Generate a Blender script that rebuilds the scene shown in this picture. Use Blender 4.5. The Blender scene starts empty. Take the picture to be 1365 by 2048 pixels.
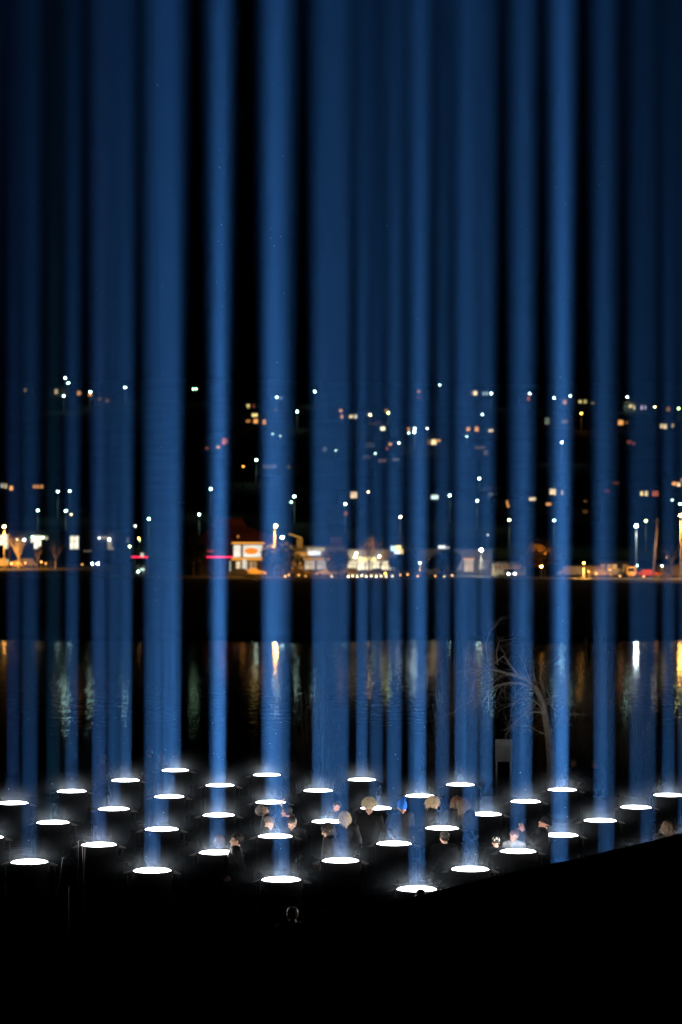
import bpy, bmesh, math, random
from mathutils import Vector, Matrix, noise

sc = bpy.context.scene
COL = sc.collection
R = math.radians
rnd = random.Random(11)

# ------------------------------------------------------------------ camera
FPX = 4736.76                                   # focal length in photograph pixels (85 mm lens, portrait)
CAM_Z, PITCH, ROLL = 7.07, 0.0045, 0.0023
cam = bpy.data.cameras.new('camera')
cam_ob = bpy.data.objects.new('camera', cam)
COL.objects.link(cam_ob)
cam.sensor_fit = 'VERTICAL'
cam.sensor_height = 36
cam.lens = FPX / 2048 * 36
cam.clip_start, cam.clip_end = 0.5, 8000
cam_ob.matrix_world = (Matrix.Translation((0, 0, CAM_Z)) @ Matrix.Rotation(math.pi / 2 + PITCH, 4, 'X')
                       @ Matrix.Rotation(ROLL, 4, 'Z'))
cam.dof.use_dof = True
cam.dof.focus_distance = 44
cam.dof.aperture_fstop = 1.35
sc.camera = cam_ob

# ------------------------------------------------------------------ world: a clear night, sun far below the horizon
world = bpy.data.worlds.new('World')
sc.world = world
world.use_nodes = True
wt = world.node_tree
sky = wt.nodes.new('ShaderNodeTexSky')
sky.sky_type = 'NISHITA'
sky.sun_disc = False
sky.sun_elevation = R(-4)
sky.sun_rotation = R(200)
wt.links.new(sky.outputs[0], wt.nodes['Background'].inputs['Color'])
wt.nodes['Background'].inputs['Strength'].default_value = 0.0003

sc.view_settings.view_transform = 'Standard'
sc.view_settings.look = 'None'
sc.view_settings.exposure = 0
sc.view_settings.gamma = 1
sc.view_settings.use_curve_mapping = False
cy = sc.cycles
cy.use_denoising = True
cy.denoising_input_passes = 'RGB_ALBEDO_NORMAL'
cy.transparent_max_bounces = 160
cy.max_bounces = 3
cy.diffuse_bounces = 1
cy.glossy_bounces = 2
cy.transmission_bounces = 2
cy.volume_bounces = 0
cy.sample_clamp_indirect = 4
cy.volume_step_rate = 1.0

# strengths of everything that gives off light
LENS_L = 9
SPILL_W = 66
BEAM_W = 16.5
BEAM_DENS = 0.032
BEAM_ABS = 0.068
HALO_DENS = 0.052


# ------------------------------------------------------------------ picture point at a distance -> place
def ray(px, py):
    u, v = px - 682.5, py - 1024.0
    c, s = math.cos(ROLL), math.sin(ROLL)
    u, v = c * u + s * v, -s * u + c * v
    y, z = FPX, -v
    c, s = math.cos(PITCH), math.sin(PITCH)
    return u, c * y - s * z, s * y + c * z


def at(px, py, d):
    x, y, z = ray(px, py)
    k = d / y
    return Vector((x * k, d, CAM_Z + z * k))


def mpp(d):
    return d / FPX


# ------------------------------------------------------------------ materials
def new_mat(name):
    m = bpy.data.materials.new(name)
    m.use_nodes = True
    t = m.node_tree
    t.nodes.clear()
    return m, t, t.nodes.new('ShaderNodeOutputMaterial')


def paint(name, col, rough=0.7, spec=0.3, vary=0.25, scale=8.0, bump=0.0, metal=0.0):
    m, t, o = new_mat(name)
    b = t.nodes.new('ShaderNodeBsdfPrincipled')
    b.inputs['Roughness'].default_value = rough
    b.inputs['Specular IOR Level'].default_value = spec
    b.inputs['Metallic'].default_value = metal
    tc = t.nodes.new('ShaderNodeTexCoord')
    n = t.nodes.new('ShaderNodeTexNoise')
    n.inputs['Scale'].default_value = scale
    n.inputs['Detail'].default_value = 3
    t.links.new(tc.outputs['Object'], n.inputs['Vector'])
    r = t.nodes.new('ShaderNodeMapRange')
    r.inputs[1].default_value, r.inputs[2].default_value = 0.3, 0.7
    r.inputs[3].default_value, r.inputs[4].default_value = 1 - vary, 1 + vary
    t.links.new(n.outputs['Fac'], r.inputs[0])
    mx = t.nodes.new('ShaderNodeVectorMath')
    mx.operation = 'SCALE'
    mx.inputs[0].default_value = col
    t.links.new(r.outputs[0], mx.inputs['Scale'])
    t.links.new(mx.outputs[0], b.inputs['Base Color'])
    if bump:
        bp = t.nodes.new('ShaderNodeBump')
        bp.inputs['Strength'].default_value = bump
        bp.inputs['Distance'].default_value = 0.05
        t.links.new(n.outputs['Fac'], bp.inputs['Height'])
        t.links.new(bp.outputs[0], b.inputs['Normal'])
    t.links.new(b.outputs[0], o.inputs[0])
    return m


def glow(name, col, s, vary=0.0, scale=1.0):
    m, t, o = new_mat(name)
    e = t.nodes.new('ShaderNodeEmission')
    e.inputs[0].default_value = (*col, 1)
    e.inputs[1].default_value = s
    if vary:
        tc = t.nodes.new('ShaderNodeTexCoord')
        n = t.nodes.new('ShaderNodeTexNoise')
        n.inputs['Scale'].default_value = scale
        t.links.new(tc.outputs['Object'], n.inputs['Vector'])
        r = t.nodes.new('ShaderNodeMapRange')
        r.inputs[1].default_value, r.inputs[2].default_value = 0.35, 0.65
        r.inputs[3].default_value, r.inputs[4].default_value = s * (1 - vary), s * (1 + vary)
        t.links.new(n.outputs['Fac'], r.inputs[0])
        t.links.new(r.outputs[0], e.inputs[1])
    t.links.new(e.outputs[0], o.inputs[0])
    return m


_cache = {}


def M(kind, *a, **k):
    key = (kind.__name__, a, tuple(sorted(k.items())))
    if key not in _cache:
        _cache[key] = kind(*a, **k)
    return _cache[key]


def air(name, col, dens, radius=None):
    m, t, o = new_mat(name)
    v = t.nodes.new('ShaderNodeVolumeScatter')
    v.inputs['Color'].default_value = (*col, 1)
    v.inputs['Density'].default_value = dens
    if radius is None:                          # red and green die away first along the beam
        ab = t.nodes.new('ShaderNodeVolumeAbsorption')
        ab.inputs['Color'].default_value = (0.0, 0.25, 0.62, 1)
        ab.inputs['Density'].default_value = BEAM_ABS
        ad = t.nodes.new('ShaderNodeAddShader')
        t.links.new(v.outputs[0], ad.inputs[0])
        t.links.new(ab.outputs[0], ad.inputs[1])
        t.links.new(ad.outputs[0], o.inputs['Volume'])
    else:
        t.links.new(v.outputs[0], o.inputs['Volume'])
    m.cycles.homogeneous_volume = radius is None
    if radius:                                  # thins out with the distance from the lens
        tc = t.nodes.new('ShaderNodeTexCoord')
        ln = t.nodes.new('ShaderNodeVectorMath')
        ln.operation = 'LENGTH'
        t.links.new(tc.outputs['Object'], ln.inputs[0])
        mr = t.nodes.new('ShaderNodeMapRange')
        mr.inputs[1].default_value, mr.inputs[2].default_value = 0.08, radius
        mr.inputs[3].default_value, mr.inputs[4].default_value = 1, 0
        t.links.new(ln.outputs['Value'], mr.inputs[0])
        pw = t.nodes.new('ShaderNodeMath')
        pw.operation = 'POWER'
        pw.inputs[1].default_value = 4.0
        t.links.new(mr.outputs[0], pw.inputs[0])
        mu = t.nodes.new('ShaderNodeMath')
        mu.operation = 'MULTIPLY'
        mu.inputs[1].default_value = dens
        t.links.new(pw.outputs[0], mu.inputs[0])
        t.links.new(mu.outputs[0], v.inputs['Density'])
    return m


# ------------------------------------------------------------------ mesh helpers
class MB:
    def __init__(self):
        self.b = bmesh.new()

    def box(self, c, s, rot=None, bevel=0.0):
        m = Matrix.Translation(c) @ (rot.to_4x4() if rot is not None else Matrix()) @ Matrix.Diagonal((*s, 1))
        r = bmesh.ops.create_cube(self.b, size=1, matrix=m)
        if bevel:
            es = list({e for v in r['verts'] for e in v.link_edges})
            bmesh.ops.bevel(self.b, geom=es, offset=bevel, segments=2, affect='EDGES')
        return self

    def ell(self, c, r, rot=None, sub=2):
        m = Matrix.Translation(c) @ (rot.to_4x4() if rot is not None else Matrix()) @ Matrix.Diagonal((*r, 1))
        bmesh.ops.create_icosphere(self.b, subdivisions=sub, radius=1, matrix=m)
        return self

    def tube(self, pts, rad, n=8, cap=True):
        pts = [Vector(p) for p in pts]
        if not hasattr(rad, '__len__'):
            rad = [rad] * len(pts)
        rings = []
        ref = None
        for i, p in enumerate(pts):
            a = pts[min(i + 1, len(pts) - 1)] - pts[max(i - 1, 0)]
            a = a.normalized() if a.length > 1e-9 else Vector((0, 0, 1))
            if ref is None:
                ref = a.orthogonal().normalized()
            u = (ref - a * ref.dot(a))
            u = u.normalized() if u.length > 1e-6 else a.orthogonal().normalized()
            ref = u
            w = a.cross(u)
            rings.append([self.b.verts.new(p + (u * math.cos(2 * math.pi * k / n) + w * math.sin(2 * math.pi * k / n)) * rad[i])
                          for k in range(n)])
        for A, B in zip(rings, rings[1:]):
            for k in range(n):
                self.b.faces.new((A[k], A[(k + 1) % n], B[(k + 1) % n], B[k]))
        if cap:
            self.b.faces.new(rings[0][::-1])
            self.b.faces.new(rings[-1])
        return self

    def cyl(self, c, r0, r1, z0, z1, n=20):
        c = Vector(c)
        return self.tube([c + Vector((0, 0, z0)), c + Vector((0, 0, z1))], [r0, r1], n)

    def lathe(self, prof, n=24, c=(0, 0, 0)):
        c = Vector(c)
        rings = [[self.b.verts.new(c + Vector((r * math.cos(2 * math.pi * k / n), r * math.sin(2 * math.pi * k / n), z)))
                  for k in range(n)] for r, z in prof]
        for A, B in zip(rings, rings[1:]):
            for k in range(n):
                self.b.faces.new((A[k], A[(k + 1) % n], B[(k + 1) % n], B[k]))
        return self

    def prism(self, poly, w, axis='Y', off=0.0):
        """poly: (a, z) outline; extruded by w centred on off along the axis"""
        vs = []
        for s in (-w / 2, w / 2):
            vs.append([self.b.verts.new((a, off + s, z) if axis == 'Y' else (off + s, a, z)) for a, z in poly])
        n = len(poly)
        self.b.faces.new(vs[0])
        self.b.faces.new(vs[1][::-1])
        for k in range(n):
            self.b.faces.new((vs[0][k], vs[1][k], vs[1][(k + 1) % n], vs[0][(k + 1) % n]))
        return self

    def quad(self, *p):
        self.b.faces.new([self.b.verts.new(q) for q in p])
        return self

    def hull(self, pts):
        vs = [self.b.verts.new(p) for p in pts]
        bmesh.ops.convex_hull(self.b, input=vs)
        return self

    def mesh(self, name, mat, smooth=False):
        bmesh.ops.recalc_face_normals(self.b, faces=self.b.faces)
        me = bpy.data.meshes.new(name)
        self.b.to_mesh(me)
        self.b.free()
        if mat:
            me.materials.append(mat)
        if smooth:
            me.polygons.foreach_set('use_smooth', [True] * len(me.polygons))
        return me

    def build(self, name, mat, parent=None, loc=None, smooth=False):
        return put(name, self.mesh(name, mat, smooth), parent, loc)


def put(name, me, parent=None, loc=None):
    o = bpy.data.objects.new(name, me)
    COL.objects.link(o)
    if parent is not None:
        o.parent = parent
    if loc is not None:
        o.location = loc
    return o


def tag(o, label=None, cat=None, group=None, kind=None):
    if label: o['label'] = label
    if cat: o['category'] = cat
    if group: o['group'] = group
    if kind: o['kind'] = kind
    return o


def thing(name, label, cat, loc, rz=0.0, group=None):
    o = bpy.data.objects.new(name, None)
    o.empty_display_size = 0.3
    COL.objects.link(o)
    o.location = loc
    o.rotation_euler = (0, 0, rz)
    return tag(o, label, cat, group)


ORD = ('first second third fourth fifth sixth seventh eighth ninth tenth eleventh twelfth thirteenth fourteenth fifteenth '
       'sixteenth seventeenth eighteenth nineteenth twentieth').split()


def ordinal(k):
    if k < 20:
        return ORD[k]
    tens = {2: 'twenty', 3: 'thirty', 4: 'forty'}[(k + 1) // 10]
    u = (k + 1) % 10
    return {2: 'twentieth', 3: 'thirtieth', 4: 'fortieth'}[(k + 1) // 10] if u == 0 else tens + '-' + ORD[u - 1]


# ------------------------------------------------------------------ the setting: lawn with dark slope, water, far shore, hill
def sstep(a, b, x):
    t = min(1, max(0, (x - a) / (b - a)))
    return t * t * (3 - 2 * t)


def lawn_z(x, y):
    crest = min(6, max(0.0, 2.36 + 0.24 * (x - 1.75)))
    if y <= 31:
        z = crest - (31 - y) * 0.05
    else:
        z = crest * (1 - sstep(31, 35.2, y))
    z -= 5.6 * sstep(60.5, 82, y)
    z += 0.05 * noise.noise((x * 0.35, y * 0.35, 0)) + 0.02 * noise.noise((x * 2.1, y * 2.1, 3))
    return z


def sheet(name, xs, ys, fz, mat):
    v = [(x, y, fz(x, y)) for y in ys for x in xs]
    n = len(xs)
    f = [(j * n + i, j * n + i + 1, (j + 1) * n + i + 1, (j + 1) * n + i) for j in range(len(ys) - 1) for i in range(n - 1)]
    me = bpy.data.meshes.new(name)
    me.from_pydata(v, [], f)
    me.materials.append(mat)
    me.polygons.foreach_set('use_smooth', [True] * len(f))
    return tag(put(name, me), kind='structure')


def steps(*segs):
    out = []
    for a, b, s in segs:
        k = int(round((b - a) / s))
        out += [a + s * i for i in range(k)]
    return out + [segs[-1][1]]


grass = paint('grass', (0.007, 0.009, 0.005), 1.0, 0.0, 0.5, 3.0, 0.6)
sheet('lawn', steps((-140, -20, 6), (-20, 20, 0.4), (20, 140, 6)), steps((-20, 24, 2), (24, 37, 0.25), (37, 90, 1.0)), lawn_z, grass)

# water
wm, wtree, wo = new_mat('water')
wb = wtree.nodes.new('ShaderNodeBsdfPrincipled')
wb.inputs['Base Color'].default_value = (0.002, 0.004, 0.007, 1)
wb.inputs['Roughness'].default_value = 0.05
wb.inputs['IOR'].default_value = 1.33
tc = wtree.nodes.new('ShaderNodeTexCoord')
hs = []
for sx, sy, scl, dist, strength in ((2.6, 0.8, 0.9, 0.0105, 1), (1, 1.2, 1.3, 0.0022, 1), (1, 2, 0.2, 0.005, 1)):
    mp = wtree.nodes.new('ShaderNodeMapping')
    mp.inputs['Scale'].default_value = (sx, sy, 1)
    nz = wtree.nodes.new('ShaderNodeTexNoise')
    nz.inputs['Scale'].default_value = scl
    nz.inputs['Detail'].default_value = 1.5
    wtree.links.new(tc.outputs['Object'], mp.inputs[0])
    wtree.links.new(mp.outputs[0], nz.inputs['Vector'])
    mu = wtree.nodes.new('ShaderNodeMath')
    mu.operation = 'MULTIPLY'
    mu.inputs[1].default_value = dist
    wtree.links.new(nz.outputs['Fac'], mu.inputs[0])
    hs.append(mu)
a1 = wtree.nodes.new('ShaderNodeMath')
a2 = wtree.nodes.new('ShaderNodeMath')
wtree.links.new(hs[0].outputs[0], a1.inputs[0])
wtree.links.new(hs[1].outputs[0], a1.inputs[1])
wtree.links.new(a1.outputs[0], a2.inputs[0])
wtree.links.new(hs[2].outputs[0], a2.inputs[1])
bp = wtree.nodes.new('ShaderNodeBump')
bp.inputs['Strength'].default_value = 1.0
bp.inputs['Distance'].default_value = 1.0
wtree.links.new(a2.outputs[0], bp.inputs['Height'])
wtree.links.new(bp.outputs[0], wb.inputs['Normal'])
wtree.links.new(wb.outputs[0], wo.inputs[0])
WATER_Z, SHORE_Z = -4.4, -2.9
sheet('water', [-700, 0, 700], [74, 160, 252], lambda x, y: WATER_Z, wm)


# grass tufts along the crest of the dark slope
gr = random.Random(8)
h = MB()
for k in range(5200):
    x, y = gr.uniform(-6, 6), 31 + gr.gauss(0, 0.9)
    if y > 34:
        continue
    cl = noise.noise((x * 1.3, y * 1.3, 7))
    if cl < -0.12 and gr.random() < 0.75:
        continue
    z = lawn_z(x, y) - 0.01
    hh = gr.uniform(0.02, 0.055) * (1.2 + 1.2 * max(0, cl))
    a = gr.random() * 6.283
    w = Vector((math.cos(a), math.sin(a), 0)) * 0.004
    p, t = Vector((x, y, z)), Vector((x + gr.gauss(0, .3) * hh, y + gr.gauss(0, .3) * hh, z + hh))
    h.quad(p - w, p + w, t)
tag(h.build('grass_tufts', grass), kind='stuff')


def hill_z(x, y):
    r = max(0, y - 600)
    z = SHORE_Z + 0.11 * min(r, 900) + 0.02 * max(0, r - 900)
    z += sstep(620, 900, y) * (3.0 * noise.noise((x * 0.006, y * 0.006, 1)) + 1.0 * noise.noise((x * 0.03, y * 0.03, 5)))
    return z


earth = paint('dark_earth', (0.05, 0.048, 0.035), 0.95, 0.1, 0.4, 0.4)
asphalt = paint('asphalt', (0.05, 0.05, 0.052), 0.8, 0.2, 0.2, 0.6)
stone = paint('bank_stone', (0.12, 0.11, 0.1), 0.9, 0.2, 0.4, 1.5)
foreshore_m = paint('dark_foreshore', (0.005, 0.005, 0.004), 0.95, 0.05, 0.5, 0.3)  # darkness of the foreshore put into the colour, against the lamplight
sheet('foreshore', steps((-300, -60, 6), (-60, 60, 1.5), (60, 300, 6)), steps((224, 248, 1), (248, 420, 8.6), (420, 420.4, .4)),
      lambda x, y: WATER_Z - 0.25 + (SHORE_Z + 0.25 - WATER_Z) * (0.35 * sstep(230, 236, y + 5 * noise.noise((x * .07, 0, 9))) + 0.65 * sstep(234, 414, y)) + (0.10 * noise.noise((x * .12, y * .12, 2)) if y < 414 else 0), foreshore_m)
sheet('far_shore_ground', steps((-400, 400, 20)), [420.3, 440, 470, 520, 560, 605], lambda x, y: SHORE_Z, earth)
sheet('road', steps((-300, 300, 20)), [421.5, 426.2], lambda x, y: SHORE_Z + 0.006, asphalt)
sheet('car_park', steps((-300, 300, 20)), [428.5, 446], lambda x, y: SHORE_Z + 0.006, asphalt)
scrubland = paint('dark_scrub', (0.022, 0.025, 0.016), 0.95, 0.1, 0.5, 0.05)
sheet('hillside', steps((-700, 700, 20)), steps((604.9, 1500, 17.9), (1499.9, 2500, 50)), hill_z, scrubland)
k = MB()
for x in range(-30, 30):
    k.box((x * 10 + 5, 427.3, SHORE_Z + 0.06), (9.96, 0.25, 0.14))
tag(k.build('kerb', paint('concrete', (0.32, 0.31, 0.29), 0.85, 0.2, 0.2, 2)), kind='structure')

# ------------------------------------------------------------------ the searchlights: a grid of seven by seven
black = paint('unlit_black', (0.005, 0.005, 0.0055), 0.9, 0.05, 0.2, 6, metal=0.0)  # darkness of the unlit housings put into a near-black colour
steel = paint('worn_steel', (0.16, 0.16, 0.17), 0.45, 0.5, 0.3, 9)
lens_m = glow('searchlight_lens', (0.95, 0.97, 1.0), LENS_L)
lens_m.cycles.emission_sampling = 'NONE'
beam_m = air('lit_dusty_air', (0.095, 0.36, 0.95), BEAM_DENS)
halo_m = air('bloom_halo', (0.72, 0.85, 1.0), HALO_DENS, 1.0)  # added haze volume imitating the lens bloom round each disc
LZ = 1.15

h = MB()
h.lathe([(0.0, 0.42), (0.24, 0.42), (0.33, 0.52), (0.35, 0.62), (0.35, 1.10), (0.365, 1.105), (0.365, 1.14), (0.335, 1.142), (0.33, 1.12), (0.0, 1.118)], 28)
housing_me = h.mesh('housing', black)
h = MB()
for s in (-1, 1):
    h.box((s * 0.43, 0, 0.62), (0.03, 0.09, 0.86))
    h.tube([(s * 0.34, 0, 0.84), (s * 0.47, 0, 0.84)], 0.045, 10)
h.box((0, 0, 0.185), (0.89, 0.12, 0.03))
yoke_me = h.mesh('yoke', black)
h = MB()
h.cyl((0, 0, 0), 0.30, 0.26, 0.10, 0.165, 20)
for s in (0, 1):
    a = R(45 + 90 * s)
    h.box((0, 0, 0.06), (1.05, 0.08, 0.06), Matrix.Rotation(a, 3, 'Z'))
base_me = h.mesh('base', black)
flap_me = []
for s in (-1, 1):                               # little side flaps beside the glass
    h = MB()
    h.hull([(s * 0.37, -0.07, 1.13), (s * 0.37, 0.07, 1.13), (s * 0.37, -0.07, 1.09), (s * 0.37, 0.07, 1.09), (s * 0.50, 0, 1.085), (s * 0.50, 0, 1.07)])
    flap_me.append(h.mesh('side_flap', paint('dull_flap', (0.04, 0.04, 0.042), 0.7, 0.2, 0.2, 9)))
N = 24
h = MB()
h.lathe([(0.325, LZ - 0.02), (0.30, LZ - 0.004), (0.2, LZ), (0.0, LZ)], N)
bmesh.ops.remove_doubles(h.b, verts=h.b.verts, dist=1e-4)
lens_me = h.mesh('lens', lens_m)
h = MB()
h.cyl((0, 0, 0), 0.185, 1.18, LZ + 0.025, 46, N)
beam_me = h.mesh('light_beam', beam_m)
h = MB()
h.ell((0, 0, 0), (1, 1, 1), sub=3)
halo_me = h.mesh('lens_halo', halo_m)

GA, GD, GX, GY = 1.15295695, 2.43086, 0.209752647 * 5.92, 6.4859 * 5.92
lamp_data = {}
spill = bpy.data.lights.new('stray_fill', 'POINT')       # added point lamp for stray light, feeds the halo and lights faces
spill.energy = SPILL_W
spill.color = (1.0, 0.96, 0.92)
spill.shadow_soft_size = 0.012


def beam_lamp(mult, col):
    if (mult, col) not in lamp_data:
        d = bpy.data.lights.new('searchlight_lamp', 'AREA')
        d.shape = 'DISK'
        d.size = 0.28
        d.spread = R(2.2)
        d.energy = BEAM_W * mult
        d.color = col
        lamp_data[(mult, col)] = d
    return lamp_data[(mult, col)]


WHITE = (0.86, 0.93, 1.0)
odd = {(4, 2): (0.25, (0.7, 1.0, 0.75)), (5, 3): (0.45, (1.0, 0.8, 0.95)), (2, 4): (0.6, WHITE), (1, 3): (0.65, WHITE), (0, 5): (0.6, WHITE),
       (-1, 2): (0.55, WHITE), (-1, 1): (0.7, WHITE), (0, 6): (0.7, WHITE), (4, 3): (0.75, WHITE), (3, 0): (0.62, WHITE), (5, 4): (0.85, WHITE),
       (-1, 3): (0.6, WHITE), (2, 5): (0.95, WHITE), (0, 0): (0.9, WHITE), (3, 1): (0.85, (1.0, 0.9, 1.0)), (1, 6): (1.1, WHITE)}
rows = {-1: 'row behind the dark slope', 0: 'row starting at the nearest lens', 1: 'row just left of the nearest lens',
        2: 'row passing the man in profile', 3: 'row third from the back', 4: 'row second from the back', 5: 'rearmost row'}
for i in range(-1, 6):
    k = 0
    for j in range(7):
        x = GX + GD * (j * math.cos(GA) - i * math.sin(GA))
        y = GY + GD * (j * math.sin(GA) + i * math.cos(GA))
        u = 682.5 + FPX * x / y
        if u < -45 or u > 1395:
            continue
        lab = 'upturned searchlight, %s from the front in the diagonal %s' % (ordinal(k), rows[i])
        k += 1
        o = thing('searchlight', lab, 'searchlight', (x, y, 0), 0, 'searchlights standing in a grid on the lawn')
        for nm, me in (('base', base_me), ('yoke', yoke_me), ('housing', housing_me), ('side_flap', flap_me[0]), ('side_flap', flap_me[1]), ('lens', lens_me), ('light_beam', beam_me)):
            put(nm, me, o)
        put('lens_halo', halo_me, o, (0, 0, LZ + 0.03)).scale = (1.4, 1.4, 0.66)
        mult, col = odd.get((i, j), (1.0, WHITE))
        put('stray_fill_light', spill, o, (0, 0, LZ + 0.014))
        mult = round(mult * (0.62 if u < 160 else 0.68 if u > 1180 else 0.86 if u < 330 else 0.92 if u > 1000 else 1.0), 3)
        put('lamp', beam_lamp(mult, col), o, (0, 0, LZ + 0.012)).rotation_euler = (math.pi, 0, 0)
LIGHTS = [o for o in COL.objects if o.get('category') == 'searchlight']

# drifting specks of dust inside the beams
h = MB()
for k in range(560):
    L = rnd.choice(LIGHTS)
    z = LZ + 0.2 + 15 * rnd.random() ** 1.7
    rr = (0.13 + 0.004 * z) * math.sqrt(rnd.random())
    a = rnd.random() * 6.283
    s = rnd.choice((0.0022, 0.003, 0.003, 0.0045))
    h.ell((L.location.x + rr * math.cos(a), L.location.y + rr * math.sin(a), z), (s, s, s), sub=1)
tag(h.build('dust', paint('dust', (0.7, 0.7, 0.7), 0.9, 0.1, 0.0)), kind='stuff')
#--PEOPLE--
# ------------------------------------------------------------------ people among the lights
def remesh(mb, voxel, smooth=2):
    me = mb.mesh('tmp', None)
    o = bpy.data.objects.new('tmp', me)
    COL.objects.link(o)
    m = o.modifiers.new('r', 'REMESH')
    m.mode, m.voxel_size = 'VOXEL', voxel
    s = o.modifiers.new('s', 'SMOOTH')
    s.iterations, s.factor = smooth, 0.5
    dg = bpy.context.evaluated_depsgraph_get()
    out = bpy.data.meshes.new_from_object(o.evaluated_get(dg))
    bpy.data.objects.remove(o)
    bpy.data.meshes.remove(me)
    return out


def head_mesh():
    h = MB()
    h.ell((0, -0.012, 0.170), (0.076, 0.096, 0.086), sub=3)
    h.ell((0, 0.030, 0.105), (0.060, 0.062, 0.082), sub=3)
    h.ell((0, 0.070, 0.040), (0.028, 0.026, 0.022))
    h.tube([(0, 0.090, 0.138), (0, 0.104, 0.112), (0, 0.116, 0.092)], [0.009, 0.012, 0.015], 8)
    h.ell((0, 0.078, 0.146), (0.054, 0.018, 0.013))
    for s in (-1, 1):
        h.ell((s * 0.040, 0.062, 0.096), (0.023, 0.024, 0.024))
        h.ell((s * 0.077, -0.006, 0.118), (0.010, 0.019, 0.031), Matrix.Rotation(s * R(12), 3, 'Z'))
        h.ell((s * 0.012, 0.106, 0.090), (0.009, 0.010, 0.008))
    h.ell((0, 0.089, 0.068), (0.023, 0.011, 0.006))
    h.ell((0, 0.088, 0.058), (0.020, 0.011, 0.007))
    h.tube([(0, -0.03, -0.13), (0, -0.025, -0.04), (0, -0.012, 0.07)], [0.066, 0.056, 0.054], 14)
    return remesh(h, 0.0055, 2)


def hand_mesh():
    """wrist at the origin, fingers towards +Z, palm towards +Y, thumb leaving the +X side"""
    h = MB()
    h.ell((0, 0, 0.045), (0.039, 0.015, 0.052))
    h.tube([(0, 0, -0.05), (0, 0, 0.03)], [0.027, 0.027], 10)
    for x, l, a in ((-0.030, 0.058, -6), (-0.010, 0.072, -2), (0.010, 0.079, 2), (0.029, 0.071, 6)):
        p = Vector((x, 0, 0.085))
        d = Vector((math.sin(R(a)), 0, math.cos(R(a))))
        pts = [p - d * 0.03, p, p + d * l * 0.5 + Vector((0, 0.010, 0)), p + d * l * 0.85 + Vector((0, 0.030, 0)), p + d * l + Vector((0, 0.045, 0))]
        h.tube(pts, [0.009, 0.0092, 0.0085, 0.0075, 0.006], 8)
    h.tube([(0.028, 0.004, 0.018), (0.052, 0.014, 0.045), (0.062, 0.026, 0.072), (0.060, 0.036, 0.092)], [0.013, 0.011, 0.0095, 0.0075], 8)
    return remesh(h, 0.0042, 1)


HEAD, HAND = head_mesh(), hand_mesh()
NECK = Vector((0, -0.01, 1.47))
ARMS = {'down': (((0.25, -0.03, 1.12), (0.27, 0.06, 0.88)),) * 2,
        'pocket': (((0.27, -0.10, 1.13), (0.21, 0.12, 0.98)),) * 2,
        'phone': (((0.25, 0.22, 1.22), (0.055, 0.36, 1.46)),) * 2,
        'reach': (((0.25, 0.10, 1.42), (0.10, 0.24, 1.66)), ((0.25, -0.03, 1.12), (0.27, 0.06, 0.88))),
        'wave': (((0.30, 0.10, 1.20), (0.26, 0.22, 1.44)), ((0.25, -0.03, 1.12), (0.27, 0.06, 0.88)))}
_body, _jacket, _trousers, _shoe = {}, {}, {}, {}


def leg_pts(s, drop):
    hip = Vector((s * 0.092, 0, 0.92 - drop))
    ank = Vector((s * 0.105, -0.02, 0.085))
    mid = (hip + ank) / 2
    half = (hip - ank).length / 2
    out = math.sqrt(max(0.0004, 0.425 ** 2 - half ** 2))
    return hip, mid + Vector((0, out, 0)), ank


def arm_pts(pose, k, drop):
    s = (1, -1)[k]
    e, w = ARMS[pose][k]
    dz = Vector((0, 0, -drop))
    return [Vector((s * 0.185, -0.01, 1.40)) + dz, Vector((s * e[0], e[1], e[2])) + dz, Vector((s * w[0], w[1], w[2])) + dz]


def trunk(h, g, drop):
    d = Vector((0, 0, -drop))
    h.ell(Vector((0, 0, 1.27)) + d, (0.165 + g, 0.108 + g, 0.20 + g), sub=3)
    h.ell(Vector((0, 0.012, 1.08)) + d, (0.145 + g, 0.103 + g, 0.17 + g), sub=3)
    h.ell(Vector((0, -0.008, 0.945)) + d, (0.158 + g, 0.118 + g, 0.125 + g), sub=3)
    h.tube([Vector((-0.175, -0.01, 1.40)) + d, Vector((0, -0.01, 1.43)) + d, Vector((0.175, -0.01, 1.40)) + d], [0.058 + g, 0.07 + g, 0.058 + g], 12)


def body_mesh(pose, drop):
    key = (pose, drop)
    if key not in _body:
        h = MB()
        trunk(h, 0, drop)
        h.tube([Vector((0, -0.015, 1.36 - drop)), Vector((0, -0.02, 1.47 - drop)), Vector((0, -0.02, 1.53 - drop))], [0.10, 0.062, 0.055], 14)
        for k in (0, 1):
            a = arm_pts(pose, k, drop)
            h.tube(a, [0.050, 0.042, 0.029], 10)
            hp, kn, an = leg_pts((1, -1)[k], drop)
            h.tube([hp, (hp + kn) / 2, kn, (kn + an) / 2, an], [0.088, 0.074, 0.056, 0.054, 0.038], 10)
            h.ell(an + Vector((0, 0.07, -0.045)), (0.042, 0.125, 0.038))
        _body[key] = remesh(h, 0.016, 3)
    return _body[key]


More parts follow.
